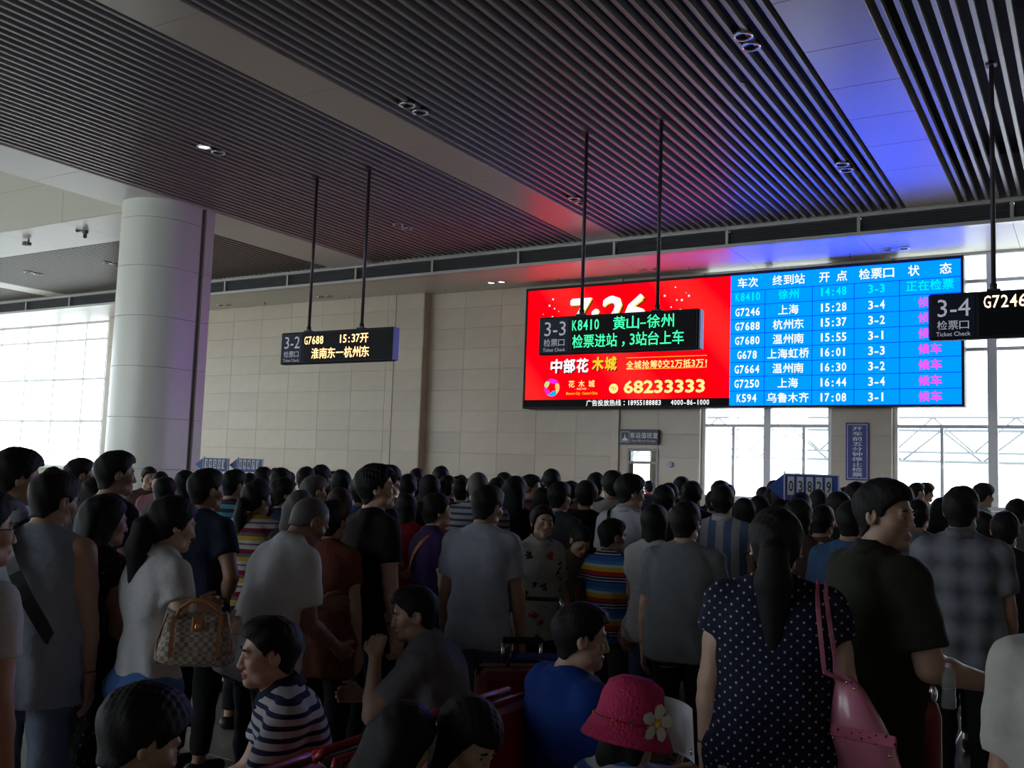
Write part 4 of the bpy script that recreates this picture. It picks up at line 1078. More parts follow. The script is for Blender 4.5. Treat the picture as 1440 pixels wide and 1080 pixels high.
# arrow shaped number signs on poles
M_plate = mat('white_number_plate', (.62, .64, .68), .5); M_blk = mat('black_digit', (.02, .02, .02), .5); M_ablue = mat('arrow_sign_blue', (.04, .09, .34), .45)
def arrow_sign(px, py, depth, look, digits, label, k):
    q = CAM+ray(px, py)*depth
    t = empty('number_sign', (q[0], q[1], 0), look); t.scale = (k, k, 1); tag(t, label, 'sign')
    z = q[2]; W, H_ = .36, .20
    b = MB(); b.prism([(-.05, z-.12*k), (W, z-.12*k), (W, z+.09*k), (-.05, z+.09*k)], -.012, .012); b.build('board', M_ablue, t)
    b = MB(); b.prism([(-.19, z-.015*k), (-.055, z-.13*k), (-.055, z+.10*k)], -.014, .014); b.build('arrow_head', M_ablue, t)
    b = MB(); b.box(W, W+.012, -.02, .02, z-.14*k, z+.10*k).box(-.062, -.05, -.02, .02, z-.14*k, z+.12*k).box(-.05, W, -.02, .02, z+.09*k, z+.10*k); b.build('edge_frame', M_plate, t)
    for i, d in enumerate(digits):
        x = -.005+i*.073; MB().box(x-.026, x+.026, -.018, -.013, z-.075*k, z+.075*k).build('number_plate', M_plate, t)
        text('digit', d, M_blk, t, x, z, -.0195, .13, bold=.01, width=.036)
    MB().tube([(.15, 0, 0), (.15, 0, z-.12*k)], .012).build('pole', M_rod, t); MB().lathe([(0, .0), (.14, .0), (.14, .012), (.02, .03), (0, .03)], 16, (.15, 0, 0)).build('base', M_rod, t)
    return t
arrow_sign(291, 652, 15.0, .42, '19501', 'blue arrow number sign on a pole nearest the column', .95)
arrow_sign(339, 653, 15.0, .42, '09871', 'blue arrow number sign on a pole, the second one right of the column', .95)
arrow_sign(1113, 683, 8.3, .25, '03829', 'blue arrow number sign reading 0382 in front of the right windows', 1.05)

# outside: ground and steel canopy trusses
G = MB().box(-120, 120, YW+.5, 160, -.5, -.2).build('ground_outside', mat('pale_concrete', (.5, .5, .48), .9)); G['kind'] = 'structure'
G = MB().box(-160, -41, -60, YW+.5, -.5, -.2).build('ground_outside', mat('pale_concrete', (.5, .5, .48), .9)); G['kind'] = 'structure'
M_steel = mat('pale_steel', (.12, .135, .145), .6)
for ti, (y, x0, x1, z0, z1, lb) in enumerate([(44, -24, 10, 2.7, 4.0, 'nearer'), (54, -30, 12, 3.4, 5.2, 'farther')]):
    t = empty('canopy_truss', (0, y, 0)); tag(t, 'hazy pale steel roof truss seen outside through the windows, the %s of two' % lb, 'truss')
    for z in (z0, z1): MB().tube([(x0, 0, z), (x1, 0, z)], .07, 6).build('chord', M_steel, t)
    n = 22; dx = (x1-x0)/n
    for i in range(n):
        MB().tube([(x0+i*dx, 0, z0 if i % 2 else z1), (x0+(i+1)*dx, 0, z1 if i % 2 else z0)], .05, 6).build('web_member', M_steel, t)
    for i in range(3): MB().tube([(x0+2+i*14, 0, -.2), (x0+2+i*14, 0, z0)], .14, 8).build('post', M_steel, t)
# ---------------------------------------------------------------- poses
D_ = ((.14, .02, -1), (.05, .14, -1)); DB = ((.16, -.10, -1), (.06, .06, -1))
HOLD = ((.10, .10, -1), (-.30, .90, .10)); FWD = ((.06, .04, -1), (-.05, 1, -.08)); HIP = ((.45, -.12, -1), (-.5, .35, -.6))
def pose(**k): return k
T = {
 'M1': pose(build=MALE, q=0, hair='short', seed=1),
 'M2': pose(build=MALE, q=0, hair='spiky', seed=2, ra=HOLD, hyaw=8, weight=1.04),
 'M3': pose(build=MALE, q=0, hair='thick', seed=3, hyaw=-18, la=HOLD, hpitch=8),
 'M4': pose(build=MALE, q=0, hair='short', seed=4, hyaw=30, weight=.95, loose=.02),
 'M5': pose(build=MALE, q=0, hair='buzz', seed=5, hpitch=12, weight=1.08, ra=HOLD, la=HOLD),
 'W1': pose(build=FEM, q=0, hair='long', hlen=.36, seed=6),
 'W2': pose(build=FEM, q=0, hair='ponytail', hlen=.26, seed=7, ra=HOLD, hyaw=15),
 'W3': pose(build=FEM, q=0, hair='bob', seed=8, hyaw=-12, la=HOLD),
 'W4': pose(build=FEM, q=0, hair='bun', seed=9, hyaw=20),
}
C = lambda r, g, b: cloth((r, g, b))
BLK, DNV, CHA, GRY = C(.010, .010, .012), C(.012, .016, .040), C(.035, .035, .04), C(.13, .14, .16)
WHT, PBL, RED, TEAL = C(.48, .48, .50), C(.24, .28, .36), C(.28, .012, .018), C(.04, .16, .20)
BLU, BRN, OLV, PUR = C(.03, .09, .26), C(.075, .045, .035), C(.055, .06, .035), C(.04, .02, .09)
PNK, CRM = C(.42, .20, .22), C(.42, .38, .30)
# ---------------------------------------------------------------- the nearer people, each one made singly
def P(px, top, depth, look, label, shirt, trousers=None, skin='mid', hc='black', **kw):
    return person(px, top, depth, look, label, kw, shirt, trousers, skin, hc)
pl = {}
# left group
pl['glasses'] = P(-22, 690, 2.75, 60, 'person in a white T-shirt cut by the left picture edge', WHT, TR['black'], q=2, build=MALE, hair='short', seed=3, la=D_, ra=D_, hyaw=10)
pl['tank'] = P(80, 664, 3.85, 26, 'stocky man in a pale grey-blue sleeveless top with a black sling strap', C(.25, .28, .345), TR['blue_short'], 'mid', q=2, build=MALE, weight=1.07, belly=1.08, armw=1.1, hair='short', sleeve=0, hem=.76, loose=.022, hyaw=28, hpitch=12, lean=4, ra=((.13, .03, -1), (.02, .16, -1)), la=D_, seed=4, pants=.62)
pl['left_far'] = P(28, 634, 4.3, 68, 'man in a pale blue collared shirt behind the sleeveless man at far left', PBL, TR['navy'], 'mid', q=1, build=MALE, hair='thick', hyaw=8, hpitch=5, collar=True, seed=5, sleeve=.7)
pl['tall'] = P(166, 635, 5.2, 62, 'tall man in dark navy looking right in front of the column', C(.018, .022, .05), TR['black'], 'tan', q=1, build=MALE, hair='short', hyaw=12, seed=6, ra=FWD, weight=1.05)
pl['blackdress'] = P(152, 697, 4.1, 50, 'long-haired woman in a black patterned dress', floral('black_white_fleck_cloth', (.012, .012, .014), [(.20, .20, .2), (.1, .1, .1)], 34, .16), TR['black'], 'mid', q=1, build=FEM, hair='long', hlen=.52, hyaw=22, hpitch=4, hem=.42, flare=.05, sleeve=.25, ra=((.10, .0, -1), (-.2, .8, -.45)), seed=7, loose=.0, pants=0)
pl['bagwoman'] = P(247, 699, 3.85, 62, 'woman in a white blouse and blue jeans with a checked handbag on her arm', C(.50, .50, .52), C(.06, .14, .36), 'fair', q=2, build=FEM, weight=1.0, hair='ponytail', hlen=.40, tail=1.5, hyaw=8, hpitch=10, sleeve=.42, hem=.93, loose=.004, lean=3, la=((.06, .10, -1), (-.1, .8, .25)), ra=((.46, .02, -1), (-.35, 1.0, .05)), collar=True, seed=8, armw=1.15, curl=1.1)
pl['navyman'] = P(293, 660, 5.3, 45, 'man in a dark navy T-shirt left of the striped blouse', C(.012, .02, .038), TR['black'], 'tan', q=1, build=MALE, hair='short', hyaw=15, seed=9, weight=1.05, ra=HIP)
pl['stripeback'] = P(364, 677, 6.2, 28, 'woman with a long ponytail in a yellow, maroon, white and grey striped blouse', striped('multi_striped_cloth', [(0, (.42, .26, .02)), (.2, (.10, .09, .10)), (.36, (.14, .008, .025)), (.58, (.38, .35, .38)), (.78, (.10, .07, .10)), (.86, (.40, .38, .40))], .145), TR['black'], 'mid', q=1, build=FEM, weight=1.18, hair='ponytail', hlen=.34, tail=1.2, hyaw=25, sleeve=.7, seed=10, hem=.86)
pl['polo'] = P(438, 703, 4.35, 60, 'stooping balding man in a white polo shirt', C(.58, .60, .66), TR['navy'], 'dark', 'grey', q=2, build=MALE, weight=1.08, belly=1.1, hair='bald', hyaw=4, hpitch=34, lean=15, sleeve=.72, hem=.80, loose=.03, ra=((.10, .06, -1), (-.25, .75, -.5)), la=HOLD, collar=True, seed=11)
pl['brown'] = P(468, 704, 5.0, 30, 'person in a rust brown top half hidden behind the stooping man', C(.13, .035, .022), TR['black'], 'mid', q=1, build=FEM, weight=1.1, hair='short', seed=12, la=((.2, .5, -.6), (-.2, .7, .9)), sleeve=.5, hem=.7)
pl['youth'] = P(532, 656, 5.2, 58, 'slim youth in a black T-shirt with spiky hair, looking up right', C(.016, .009, .012), TR['black'], 'fair', q=2, build=MALE, weight=.92, hair='spiky', hyaw=26, hpitch=-6, ra=D_, sleeve=.62, seed=13, belly=.9)
pl['purple'] = P(616, 694, 6.0, 62, 'woman in a purple top with an orange shoulder strap, in profile', PUR, TR['navy'], 'fair', q=1, build=FEM, hair='bun', hyaw=8, seed=14, ra=FWD)
pl['bluetee'] = P(687, 683, 5.2, 12, 'man in a pale grey-blue T-shirt and jeans, seen from behind', C(.33, .365, .45), TR['pale_jeans'], 'tan', q=2, build=MALE, weight=.92, hair='short', hyaw=28, hpitch=10, sleeve=.66, hem=.80, loose=.012, ra=((.20, .0, -1), (.10, .10, -1)), la=D_, seed=15)
pl['floral'] = P(764, 711, 6.1, 148, 'woman in a white floral blouse looking back at the camera', floral('floral_blouse_cloth', (.36, .37, .34), [(.30, .03, .03), (.03, .05, .03), (.36, .05, .02), (.02, .02, .02)], 10, .28), TR['black'], 'mid', q=2, build=FEM, weight=1.05, hair='bun', hyaw=12, hroll=-4, sleeve=.8, hem=.74, ra=D_, la=((.12, .1, -1), (-.1, .6, -.7)), collar=True, seed=16)
pl['bowed'] = P(817, 742, 6.6, 150, 'child with bowed dark head beside the boy in stripes', C(.10, .09, .05), TR['black'], 'mid', q=1, build=KID, head=1.08, hair='short', hpitch=35, lean=8, seed=17)
pl['boy'] = P(862, 730, 6.1, 28, 'boy in a red, yellow, blue and white striped T-shirt', striped('rainbow_striped_cloth', [(0, (.04, .13, .42)), (.20, (.02, .025, .09)), (.25, (.55, .55, .55)), (.29, (.02, .025, .09)), (.36, (.50, .50, .52)), (.40, (.02, .03, .10)), (.46, (.50, .035, .02)), (.62, (.62, .40, .04)), (.78, (.50, .54, .54)), (.88, (.05, .22, .45))], .20, phase=-.02), TR['grey'], 'tan', q=2, build=KID, weight=1.05, head=1.08, hair='short', hyaw=30, hpitch=6, sleeve=.62, hem=.80, loose=.02, la=((.5, .25, -.8), (.3, .5, -.5)), ra=((.16, .1, -1), (0, .3, -1)), seed=18)
pl['glassesman'] = P(888, 669, 6.8, 34, 'man with glasses in a grey-white shirt with a black bag strap', C(.36, .36, .40), TR['black'], 'mid', q=2, build=MALE, hair='thick', hyaw=32, hpitch=6, sleeve=.72, hem=.80, loose=.02, ra=D_, collar=True, seed=19)
pl['greyback'] = P(965, 706, 5.1, 8, 'broad man in a plain grey T-shirt seen from behind', C(.16, .175, .185), TR['black'], 'mid', q=2, build=MALE, weight=1.06, belly=1.1, hair='short', hyaw=14, sleeve=.75, hem=.81, loose=.022, seed=20)
pl['yoke'] = P(1017, 683, 6.9, 8, 'man in a pale shirt with a plain yoke and wide blue vertical stripes', striped('wide_blue_stripe_cloth', [(0, (.38, .38, .40)), (.5, (.11, .17, .30))], .115, axis='X', phase=.25), TR['black'], 'mid', q=1, build=MALE, hair='short', hyaw=5, collar=WHT, seed=21)
pl['browndress'] = P(1124, 702, 6.1, 18, 'woman in a sleeveless brown dress with bare shoulders', BRN, TR['black'], 'fair', q=1, build=FEM, hair='bob', sleeve=0, hem=.45, seed=22, pants=0, hyaw=10)
pl['polka'] = P(1092, 715, 3.15, 3, 'woman in a navy dress with white polka dots and a low ponytail', dotted('polka_dot_cloth', (.010, .012, .035), (.40, .42, .46), .040, .098), TR['black'], 'fair', q=2, build=FEM, weight=1.22, hair='ponytail', hlen=.42, tail=1.7, sleeve=.38, hem=.40, flare=.10, off=.020, loose=.012, armw=1.22, ra=((.24, .0, -1), (.16, .08, -1)), la=((.17, .0, -1), (.06, .08, -1)), seed=23, pants=0)
pl['olive'] = P(1246, 675, 3.35, 56, 'burly man in a dark olive short-sleeved shirt turning his face to the right', C(.028, .030, .020), TR['black'], 'mid', q=2, build=MALE, weight=1.04, belly=1.12, armw=1.15, jaw=1.08, hair='short', hyaw=62, hpitch=3, sleeve=.8, hem=.74, loose=.02, ra=((.28, .12, -1), (-.05, .95, -.22)), la=D_, collar=True, seed=24)
pl['plaid'] = P(1352, 685, 4.9, 2, 'man in a grey plaid short-sleeved shirt seen from behind', plaid('grey_plaid_cloth', (.16, .165, .19), (.22, .23, .27), (.085, .08, .10), .135), TR['black'], 'tan', q=2, build=MALE, weight=1.04, hair='short', hyaw=12, sleeve=.7, hem=.74, loose=.025, collar=True, seed=25)
pl['whiteright'] = P(1532, 752, 2.25, -8, 'person in an off-white T-shirt cut by the right picture edge', C(.42, .41, .38), TR['black'], 'tan', q=1, build=MALE, hair='short', sleeve=.8, loose=.02, la=((.10, .08, -1), (-.2, .7, -.4)), seed=26)

# benches, back to back
M_seat = mat('grey_perforated_steel', (.20, .21, .22), .38, metal=.5, bump=.4, bscale=160); M_cush = mat('red_vinyl_cushion', (.36, .015, .02), .42, coat=.2); M_leg = mat('bench_steel', (.35, .35, .36), .3, metal=.8)
def bench(x, y0, n, face, label, colr=M_cush):
    t = empty('airport_bench', (x, y0, 0), 0 if face > 0 else PI); tag(t, label, 'bench', 'back to back benches')
    sg = 1 if face > 0 else -1
    for i in range(n):
        yc = (i*.53+.26)*sg
        sh = MB(); sh.smooth = True
        # bent seat shell: back at local x=0, seat towards +x
        prof = [(-.09, .84), (-.075, .80), (-.02, .55), (.03, .43), (.10, .40), (.42, .43), (.48, .41)]
        vs = []; w0 = .245
        for px_, pz in prof:
            for yy in (-w0, w0): vs.append((px_, yc+yy, pz))
        for px_, pz in prof:
            for yy in (-w0, w0): vs.append((px_+.004, yc+yy, pz-.018 if px_ > .05 else pz) if px_ > .05 else (px_-.016, yc+yy, pz-.004))
        m_ = len(prof)*2; fs = []
        for k in range(len(prof)-1):
            a = 2*k; fs.append((a, a+1, a+3, a+2)); fs.append((m_+a, m_+a+2, m_+a+3, m_+a+1)); fs.append((a, a+2, m_+a+2, m_+a)); fs.append((a+1, m_+a+1, m_+a+3, a+3))
        fs += [(0, m_, m_+1, 1), (m_-2, m_-1, 2*m_-1, 2*m_-2)]
        sh.add(vs, fs); s_ = sh.build('seat_shell', M_seat, t)
        c1 = MB(); c1.box(-.0, .045, yc-.235, yc+.235, .0, .40, .015); o = c1.build('back_cushion', colr, t); o.location = (.0, 0, .455); o.rotation_euler = (0, -.2, 0)
        MB().box(.06, .47, yc-.235, yc+.235, .425, .475, .018).build('seat_cushion', colr, t)
        MB().tube([(-.083, yc-.25, .835), (-.09, yc-.235, .855), (-.09, yc+.235, .855), (-.083, yc+.25, .835)], .013, 8).build('top_edging', colr, t)
    L = n*.53*sg
    MB().box(.16, .24, min(0, L), max(0, L), .33, .39, .006).build('beam', M_leg, t)
    for k in range(0, n+1, 2 if n > 2 else n):
        y = (k*.53)*sg; y = min(max(y, min(.08*sg, L-.08*sg)), max(.08*sg, L-.08*sg))
        MB().tube([(.20, y, .34), (.20, y, .05)], .03).box(-.02, .44, y-.03, y+.03, 0, .035, .006).build('leg', M_leg, t)
    for k in range(n+1):
        y = k*.53*sg
        MB().tube([(.04, y, .42), (.06, y, .64), (.12, y, .66), (.36, y, .65), (.40, y, .62), (.38, y, .42)], .014, 8).build('armrest', mat('dark_armrest', (.02, .02, .022), .5), t)
    return t
bench(-1.86, 1.05, 4, -1, 'grey steel bench with red cushions facing left under the striped and grey polo men')
bl = bpy.data.objects['airport_bench']; bl.location = (-1.95, 1.05, 0); bl.rotation_euler = (0, 0, PI)
bench(-1.68, 1.0, 4, 1, 'grey steel bench with red cushions facing right under the man in bright blue')
def at_depth(px, py, dp): q = CAM+ray(px, py)*dp; return q

# seated figures
SIT = dict(sit=True)
def SP(px, top, depth, look, label, shirt, trousers=None, skin='mid', hc='black', scale=None, **kw):
    kw = dict(kw); kw['sit'] = True
    return person(px, top, depth, look, label, kw, shirt, trousers, skin, hc, scale=scale)
MARI = striped('navy_white_stripe_cloth', [(0, (.015, .02, .07)), (.42, (.50, .49, .55))], .036, wave=.9)
pl['sailor'] = SP(380, 868, 3.15, -92, 'seated young man in a navy and white striped polo, profile to the left', MARI, TR['black'], 'fair', q=2, build=MALE, weight=1.0, hair='short', hyaw=-6, hpitch=4, lean=16, sleeve=.62, hem=.84, la=((.22, .45, -1), (-.1, .9, -.5)), ra=((.18, .4, -1), (-.1, .9, -.5)), collar=DNV, seed=27)
pl['thinker'] = SP(583, 825, 4.1, -72, 'seated man in a grey polo resting his chin on his hand', C(.15, .155, .175), TR['black'], 'mid', q=2, build=MALE, weight=1.12, hair='short', hyaw=-22, hpitch=10, lean=18, sleeve=.68, hem=.84, loose=.02, la=((.20, .62, -.75), (-.18, .05, 1.0), (-.45, .1, .5)), ra=((.15, .5, -1), (-.3, .9, .1)), collar=True, seed=28, curl=1.0)
pl['blueman'] = SP(820, 849, 3.4, 62, 'seated man in bright blue T-shirt, arm around the girl in the hat', C(.010, .045, .26), TR['black'], 'fair', q=2, build=MALE, weight=1.16, belly=1.05, armw=1.25, jaw=1.12, hair='short', hyaw=18, hpitch=6, lean=2, sleeve=.66, hem=.84, ra=((.16, .55, -1), (-.35, 1, -.15)), la=((.1, .5, -1), (-.4, 1, -.1)), seed=29)
pl['girl'] = SP(893, 962, 2.72, 42, 'little girl in a blue and white striped top wearing a pink straw hat', striped('blue_white_stripe_cloth', [(0, (.05, .12, .42)), (.45, (.42, .44, .48))], .050), TR['black'], 'fair', q=2, build=KID, weight=.95, head=1.05, hair='bob', hpitch=16, hyaw=10, lean=4, sleeve=.30, hem=.84, ra=((.30, .55, -.75), (-.25, .75, .62)), la=((.15, .55, -.7), (-.2, .85, .5)), seed=30, hatcut=True)
pl['longhair'] = SP(572, 991, 2.6, 50, 'dark long-haired head leaning at the bottom edge, nearest the bench', BLK, TR['black'], 'mid', q=1, build=FEM, hair='long', hlen=.42, hyaw=0, hpitch=22, lean=12, seed=31)
pl['pinkchild'] = SP(662, 988, 2.66, 128, 'child in pink with bowed dark head at the bottom edge', C(.40, .12, .15), TR['black'], 'fair', q=2, build=KID, head=1.08, hair='bob', fringe=True, hyaw=0, hpitch=30, lean=8, seed=32)
pl['bottomman'] = SP(205, 973, 2.2, 68, 'black-haired man cut by the bottom edge, looking down to the right', DNV, TR['black'], 'mid', q=2, build=MALE, hair='thick', hyaw=6, hpitch=22, lean=8, seed=33)
crowd = [
 # px, top, depth, look, template, shirt, label
 (75, 657, 7.2, 20, 'M1', GRY, 'person mostly hidden between two big heads at far left, only a crown against the window'),
 (115, 645, 6.0, 75, 'M1', CRM, 'short-haired man in profile against the bright left window'),
 (136, 672, 5.4, 30, 'W1', BLK, 'dark long-haired person right behind the tall man beside the column'),
 (211, 657, 8.6, 165, 'M1', C(.10, .05, .05), 'man turned to the camera in front of the column base, the left one'),
 (226, 662, 9.0, 200, 'M5', C(.22, .10, .12), 'man turned to the camera in front of the column base, the right one'),
 (234, 671, 6.6, 40, 'W3', C(.035, .045, .03), 'dark green clad woman just right of the column'),
 (262, 662, 6.6, 35, 'W3', BLK, 'black-haired person below the first blue arrow sign'),
 (331, 661, 6.3, 55, 'M1', striped('teal_striped_cloth', [(0, (.02, .02, .03)), (.42, (.04, .16, .22)), (.62, (.015, .018, .035)), (.8, (.05, .18, .24))], .16), 'man in a teal and black striped shirt below the second arrow sign'),
 (352, 664, 7.6, 20, 'M5', DNV, 'head under the right end of the second arrow sign'),
 (366, 673, 6.8, 20, 'W3', BLK, 'dark head just left of the woman with the navy shirt'),
 (396, 660, 7.0, 10, 'M2', BLK, 'dark round head standing out left of a dense group at the beige wall'),
 (402, 672, 5.6, 62, 'W2', DNV, 'woman in navy facing right behind the striped blouse'),
 (431, 657, 7.4, 15, 'M1', CHA, 'dark head in the back row, first of a pair left of the black-shirted youth'),
 (453, 654, 7.8, 10, 'W4', BLK, 'tallest head of the back row left of the youth, hair in a top knot'),
 (444, 669, 6.2, 35, 'M4', BLK, 'dark head directly above the balding man in the white polo'),
 (480, 661, 7.2, 5, 'W3', CHA, 'curly dark head just left of the spiky-haired youth'),
 (424, 690, 5.1, 25, 'W1', BLK, 'long black hair directly behind the balding man'),
 (479, 686, 5.3, 20, 'W3', TEAL, 'brown-haired person with a dark backpack left of the youth in black'),
 (508, 672, 6.4, 0, 'M2', BLU, 'person in bright blue just left of the spiky-haired youth'),
 (549, 656, 7.0, 60, 'M3', BLK, 'man in profile right behind the face of the spiky-haired youth'),
 (546, 712, 5.6, 60, 'W3', C(.30, .27, .20), 'small person in a cream and yellow top right of the youth in black'),
 (574, 667, 7.0, 10, 'M1', CHA, 'dark round head right of the spiky-haired youth in the back row'),
 (572, 694, 5.8, 15, 'W3', RED, 'person in a plain red top in mid crowd'),
 (604, 668, 6.8, 0, 'W3', BLK, 'wide dark head at the wall corner, above the woman in purple'),
 (620, 656, 9.6, 0, 'M1', CHA, 'small far head standing highest near the wall corner'),
 (631, 669, 8.0, 15, 'W4', C(.12, .03, .06), 'reddish dark head right of the wall corner'),
 (649, 672, 7.4, 0, 'M1', BLK, 'dark head left of the bald crown'),
 (673, 663, 6.2, 5, 'M5', striped('grey_white_striped_cloth', [(0, (.28, .29, .34)), (.6, (.05, .05, .07))], .045), 'balding man in a grey and white striped polo, seen from behind'),
 (700, 672, 6.8, 10, 'M1', CHA, 'dark head right of the bald crown'),
 (726, 670, 6.2, 25, 'W1', BLK, 'long-haired dark figure in the middle of the crowd, behind the floral blouse'),
 (747, 668, 7.5, 70, 'M4', C(.10, .03, .05), 'reddish-clad man in profile in mid crowd'),
 (776, 661, 8.6, -10, 'M2', CHA, 'head standing highest below the left end of the red screen'),
 (763, 686, 6.4, 0, 'W3', BLK, 'low dark head right above the woman in floral'),
 (788, 678, 6.0, 40, 'M1', CHA, 'man in dark clothes above the bowed child'),
 (806, 682, 6.9, 60, 'W2', CHA, 'woman with dark hair partly hidden left of the man with the shoulder strap'),
 (825, 678, 5.7, 20, 'M3', BLK, 'broad man in black left of the man with glasses'),
 (838, 665, 9.0, 0, 'M1', CHA, 'far head left of the doorway at the wall'),
 (862, 664, 6.6, 5, 'M3', WHT, 'large dark head with a pale collar left of the man with glasses'),
 (912, 676, 16.5, -30, 'M1', striped('dark_red_piping_cloth', [(0, (.02, .02, .03)), (.8, (.30, .02, .05)), (.9, (.4, .4, .42))], .3), 'small distant person in a dark jacket standing in front of the lit doorway'),
 (934, 684, 6.6, -5, 'M2', BLK, 'dark round head right of the doorway'),
 (922, 710, 5.2, 30, 'W3', WHT, 'woman in white half hidden behind the broad grey back'),
 (974, 677, 7.2, 0, 'W4', DNV, 'dark head below the left end of the right-hand windows'),
 (968, 692, 6.0, 5, 'M1', CHA, 'dark head directly above the man in the grey T-shirt'),
 (1004, 690, 7.5, 0, 'M1', CHA, 'dark head between the grey T-shirt man and the striped yoke shirt'),
 (1046, 701, 6.4, -10, 'W3', C(.03, .03, .03), 'dark head right behind the man with the striped back'),
 (1068, 697, 5.9, -5, 'W1', CHA, 'wide head of long hair above the woman in polka dots'),
 (1098, 683, 7.6, 0, 'W3', CHA, 'greenish dark head touching the arrow sign at its left'),
 (1096, 702, 7.0, 10, 'M1', CHA, 'low dark head under the arrow head of the right number sign'),
 (1126, 693, 6.6, 0, 'M1', CHA, 'dark head under the digits of the right number sign'),
 (1151, 687, 6.8, 0, 'M5', WHT, 'short-cropped head with pale collar right of the number sign digits'),
 (1169, 683, 7.8, 5, 'M3', CHA, 'far dark head right of the number sign'),
 (1157, 711, 5.4, 25, 'M1', BRN, 'low dark head with bare neck in front of the number sign'),
 (1179, 694, 6.0, 5, 'M3', BLK, 'round dark head with a grey collar left of the man in dark olive'),
 (1206, 680, 6.4, 10, 'M2', CHA, 'dark head close behind the man in dark olive'),
 (1197, 705, 4.6, 10, 'M1', C(.05, .11, .24), 'person in a mid-blue shirt behind the man in dark olive'),
 (1290, 679, 12.5, 60, 'M1', C(.36, .36, .36), 'hazy standing man before the right window, left one of two'),
 (1303, 680, 12.8, 80, 'M3', C(.30, .30, .31), 'hazy standing man before the right window, right one of two'),
 (1290, 703, 5.8, 10, 'M1', C(.16, .17, .18), 'man in grey with a dark shoulder strap right of the turned face'),
 (1325, 700, 6.6, 0, 'W1', CHA, 'dark long hair left of the man in the plaid shirt'),
 (1384, 681, 10.2, 75, 'M3', C(.30, .31, .32), 'young man in profile against the far right window'),
 (1382, 720, 5.4, 5, 'W3', CHA, 'low dark head right of the plaid shirt, the left one'),
 (1413, 720, 4.9, 5, 'M1', C(.018, .016, .024), 'dark-clothed person right of the plaid shirt'),
 (1430, 702, 6.6, 10, 'M1', GRY, 'man in a grey shirt at the right picture edge'),
]
tk = {k: v for k, v in T.items()}
HC = ['black', 'black', 'black', 'brown']; rp = random.Random(11)
def opt_t(): return rp.choice([TR['navy'], TR['black'], TR['jeans'], TR['grey'], TR['black']])
for px, top, dp, lk, tp, sh, lab in crowd:
    person(px, top, dp*(1.15 if dp < 9 else 1), lk, lab, tk[tp], sh, opt_t(), rp.choice(['mid', 'tan', 'mid']), 'brown' if 'brown-haired' in lab else ('grey' if 'balding' in lab else 'black'), key='T'+tp, flex=True, group='people standing in the dense crowd')
# further rows behind, of whom only crowns show
rf = random.Random(5)
ORD = ['first', 'second', 'third', 'fourth', 'fifth', 'sixth', 'seventh', 'eighth', 'ninth', 'tenth', 'eleventh', 'twelfth', 'thirteenth', 'fourteenth', 'fifteenth', 'sixteenth', 'seventeenth', 'eighteenth', 'nineteenth', 'twentieth']
for row, dp in enumerate((9.4, 10.5, 11.6)):
    px = 372+row*17; n = 0
    while px < 1240:
        hgt = rf.uniform(1.55, 1.66); top = 719
        for yy in range(640, 720):
            if (CAM+ray(px, yy)*dp)[2] <= hgt: top = yy; break
        k = rf.choice(list(T))
        person(px, top, dp+rf.uniform(-.1, .1), rf.uniform(-15, 35), 'dark crown in the %s far row of the crowd, %s from the left' % (('nearest', 'middle', 'last')[row], ORD[n]), tk[k], rf.choice([BLK, CHA, DNV, GRY, BRN, PBL, CHA]), opt_t(), 'mid', key='T'+k, flex=True, group='people deep in the back rows')
        px += int(1363*.47/dp)+rf.randint(0, 8); n += 1
# ---------------------------------------------------------------- things people carry
def LP(k, q): root, K, s = pl[k]; return np.array(world(root, tuple(q)))
def back(k, x, z, off=.03, front=False):
    root, K, s = pl[k]; b = K['b']; A = np.interp(z, b['z'], b['rx'])*K['w']+.02; B = np.interp(z, b['z'], b['ry'])*K['w']*K.get('belly', 1)+.02
    if z < 1.3: A = max(A, .17*K['w']); B = max(B, .12*K['w'])
    y = math.sqrt(max(.02, 1-(x/A)**2))*B+off
    return LP(k, K['M']((x, y if front else -y, z)))
def strip_along(pts, w, t=.004, side=None):
    pts = [np.array(p, float) for p in pts]; mb = MB(); vs = []; n = len(pts); cen = np.mean(pts, 0) if side is None else np.array(side)
    for i, p in enumerate(pts):
        d = pts[min(i+1, n-1)]-pts[max(i-1, 0)]; d /= np.linalg.norm(d)+1e-9
        o = p-cen; o[2] = 0; o -= d*(o@d); o /= np.linalg.norm(o)+1e-9; s = np.cross(d, o)
        for a, b in ((-1, 0), (1, 0), (1, 1), (-1, 1)): vs.append(p+s*a*w/2+o*b*t)
    fs = [(4*i+j, 4*i+(j+1) % 4, 4*i+4+(j+1) % 4, 4*i+4+j) for i in range(n-1) for j in range(4)]+[(3, 2, 1, 0), tuple(4*(n-1)+j for j in range(4))]
    return mb.add(vs, fs)
def carried(name, label, cat, loc=(0, 0, 0), rz=0.0): t = empty(name, tuple(loc), rz); tag(t, label, cat); return t
M_bk = mat('black_webbing', (.010, .010, .011), .6); M_gold = mat('gold_metal', (.8, .6, .3), .2, metal=1); M_silver = mat('silver_metal', (.7, .7, .72), .2, metal=1)
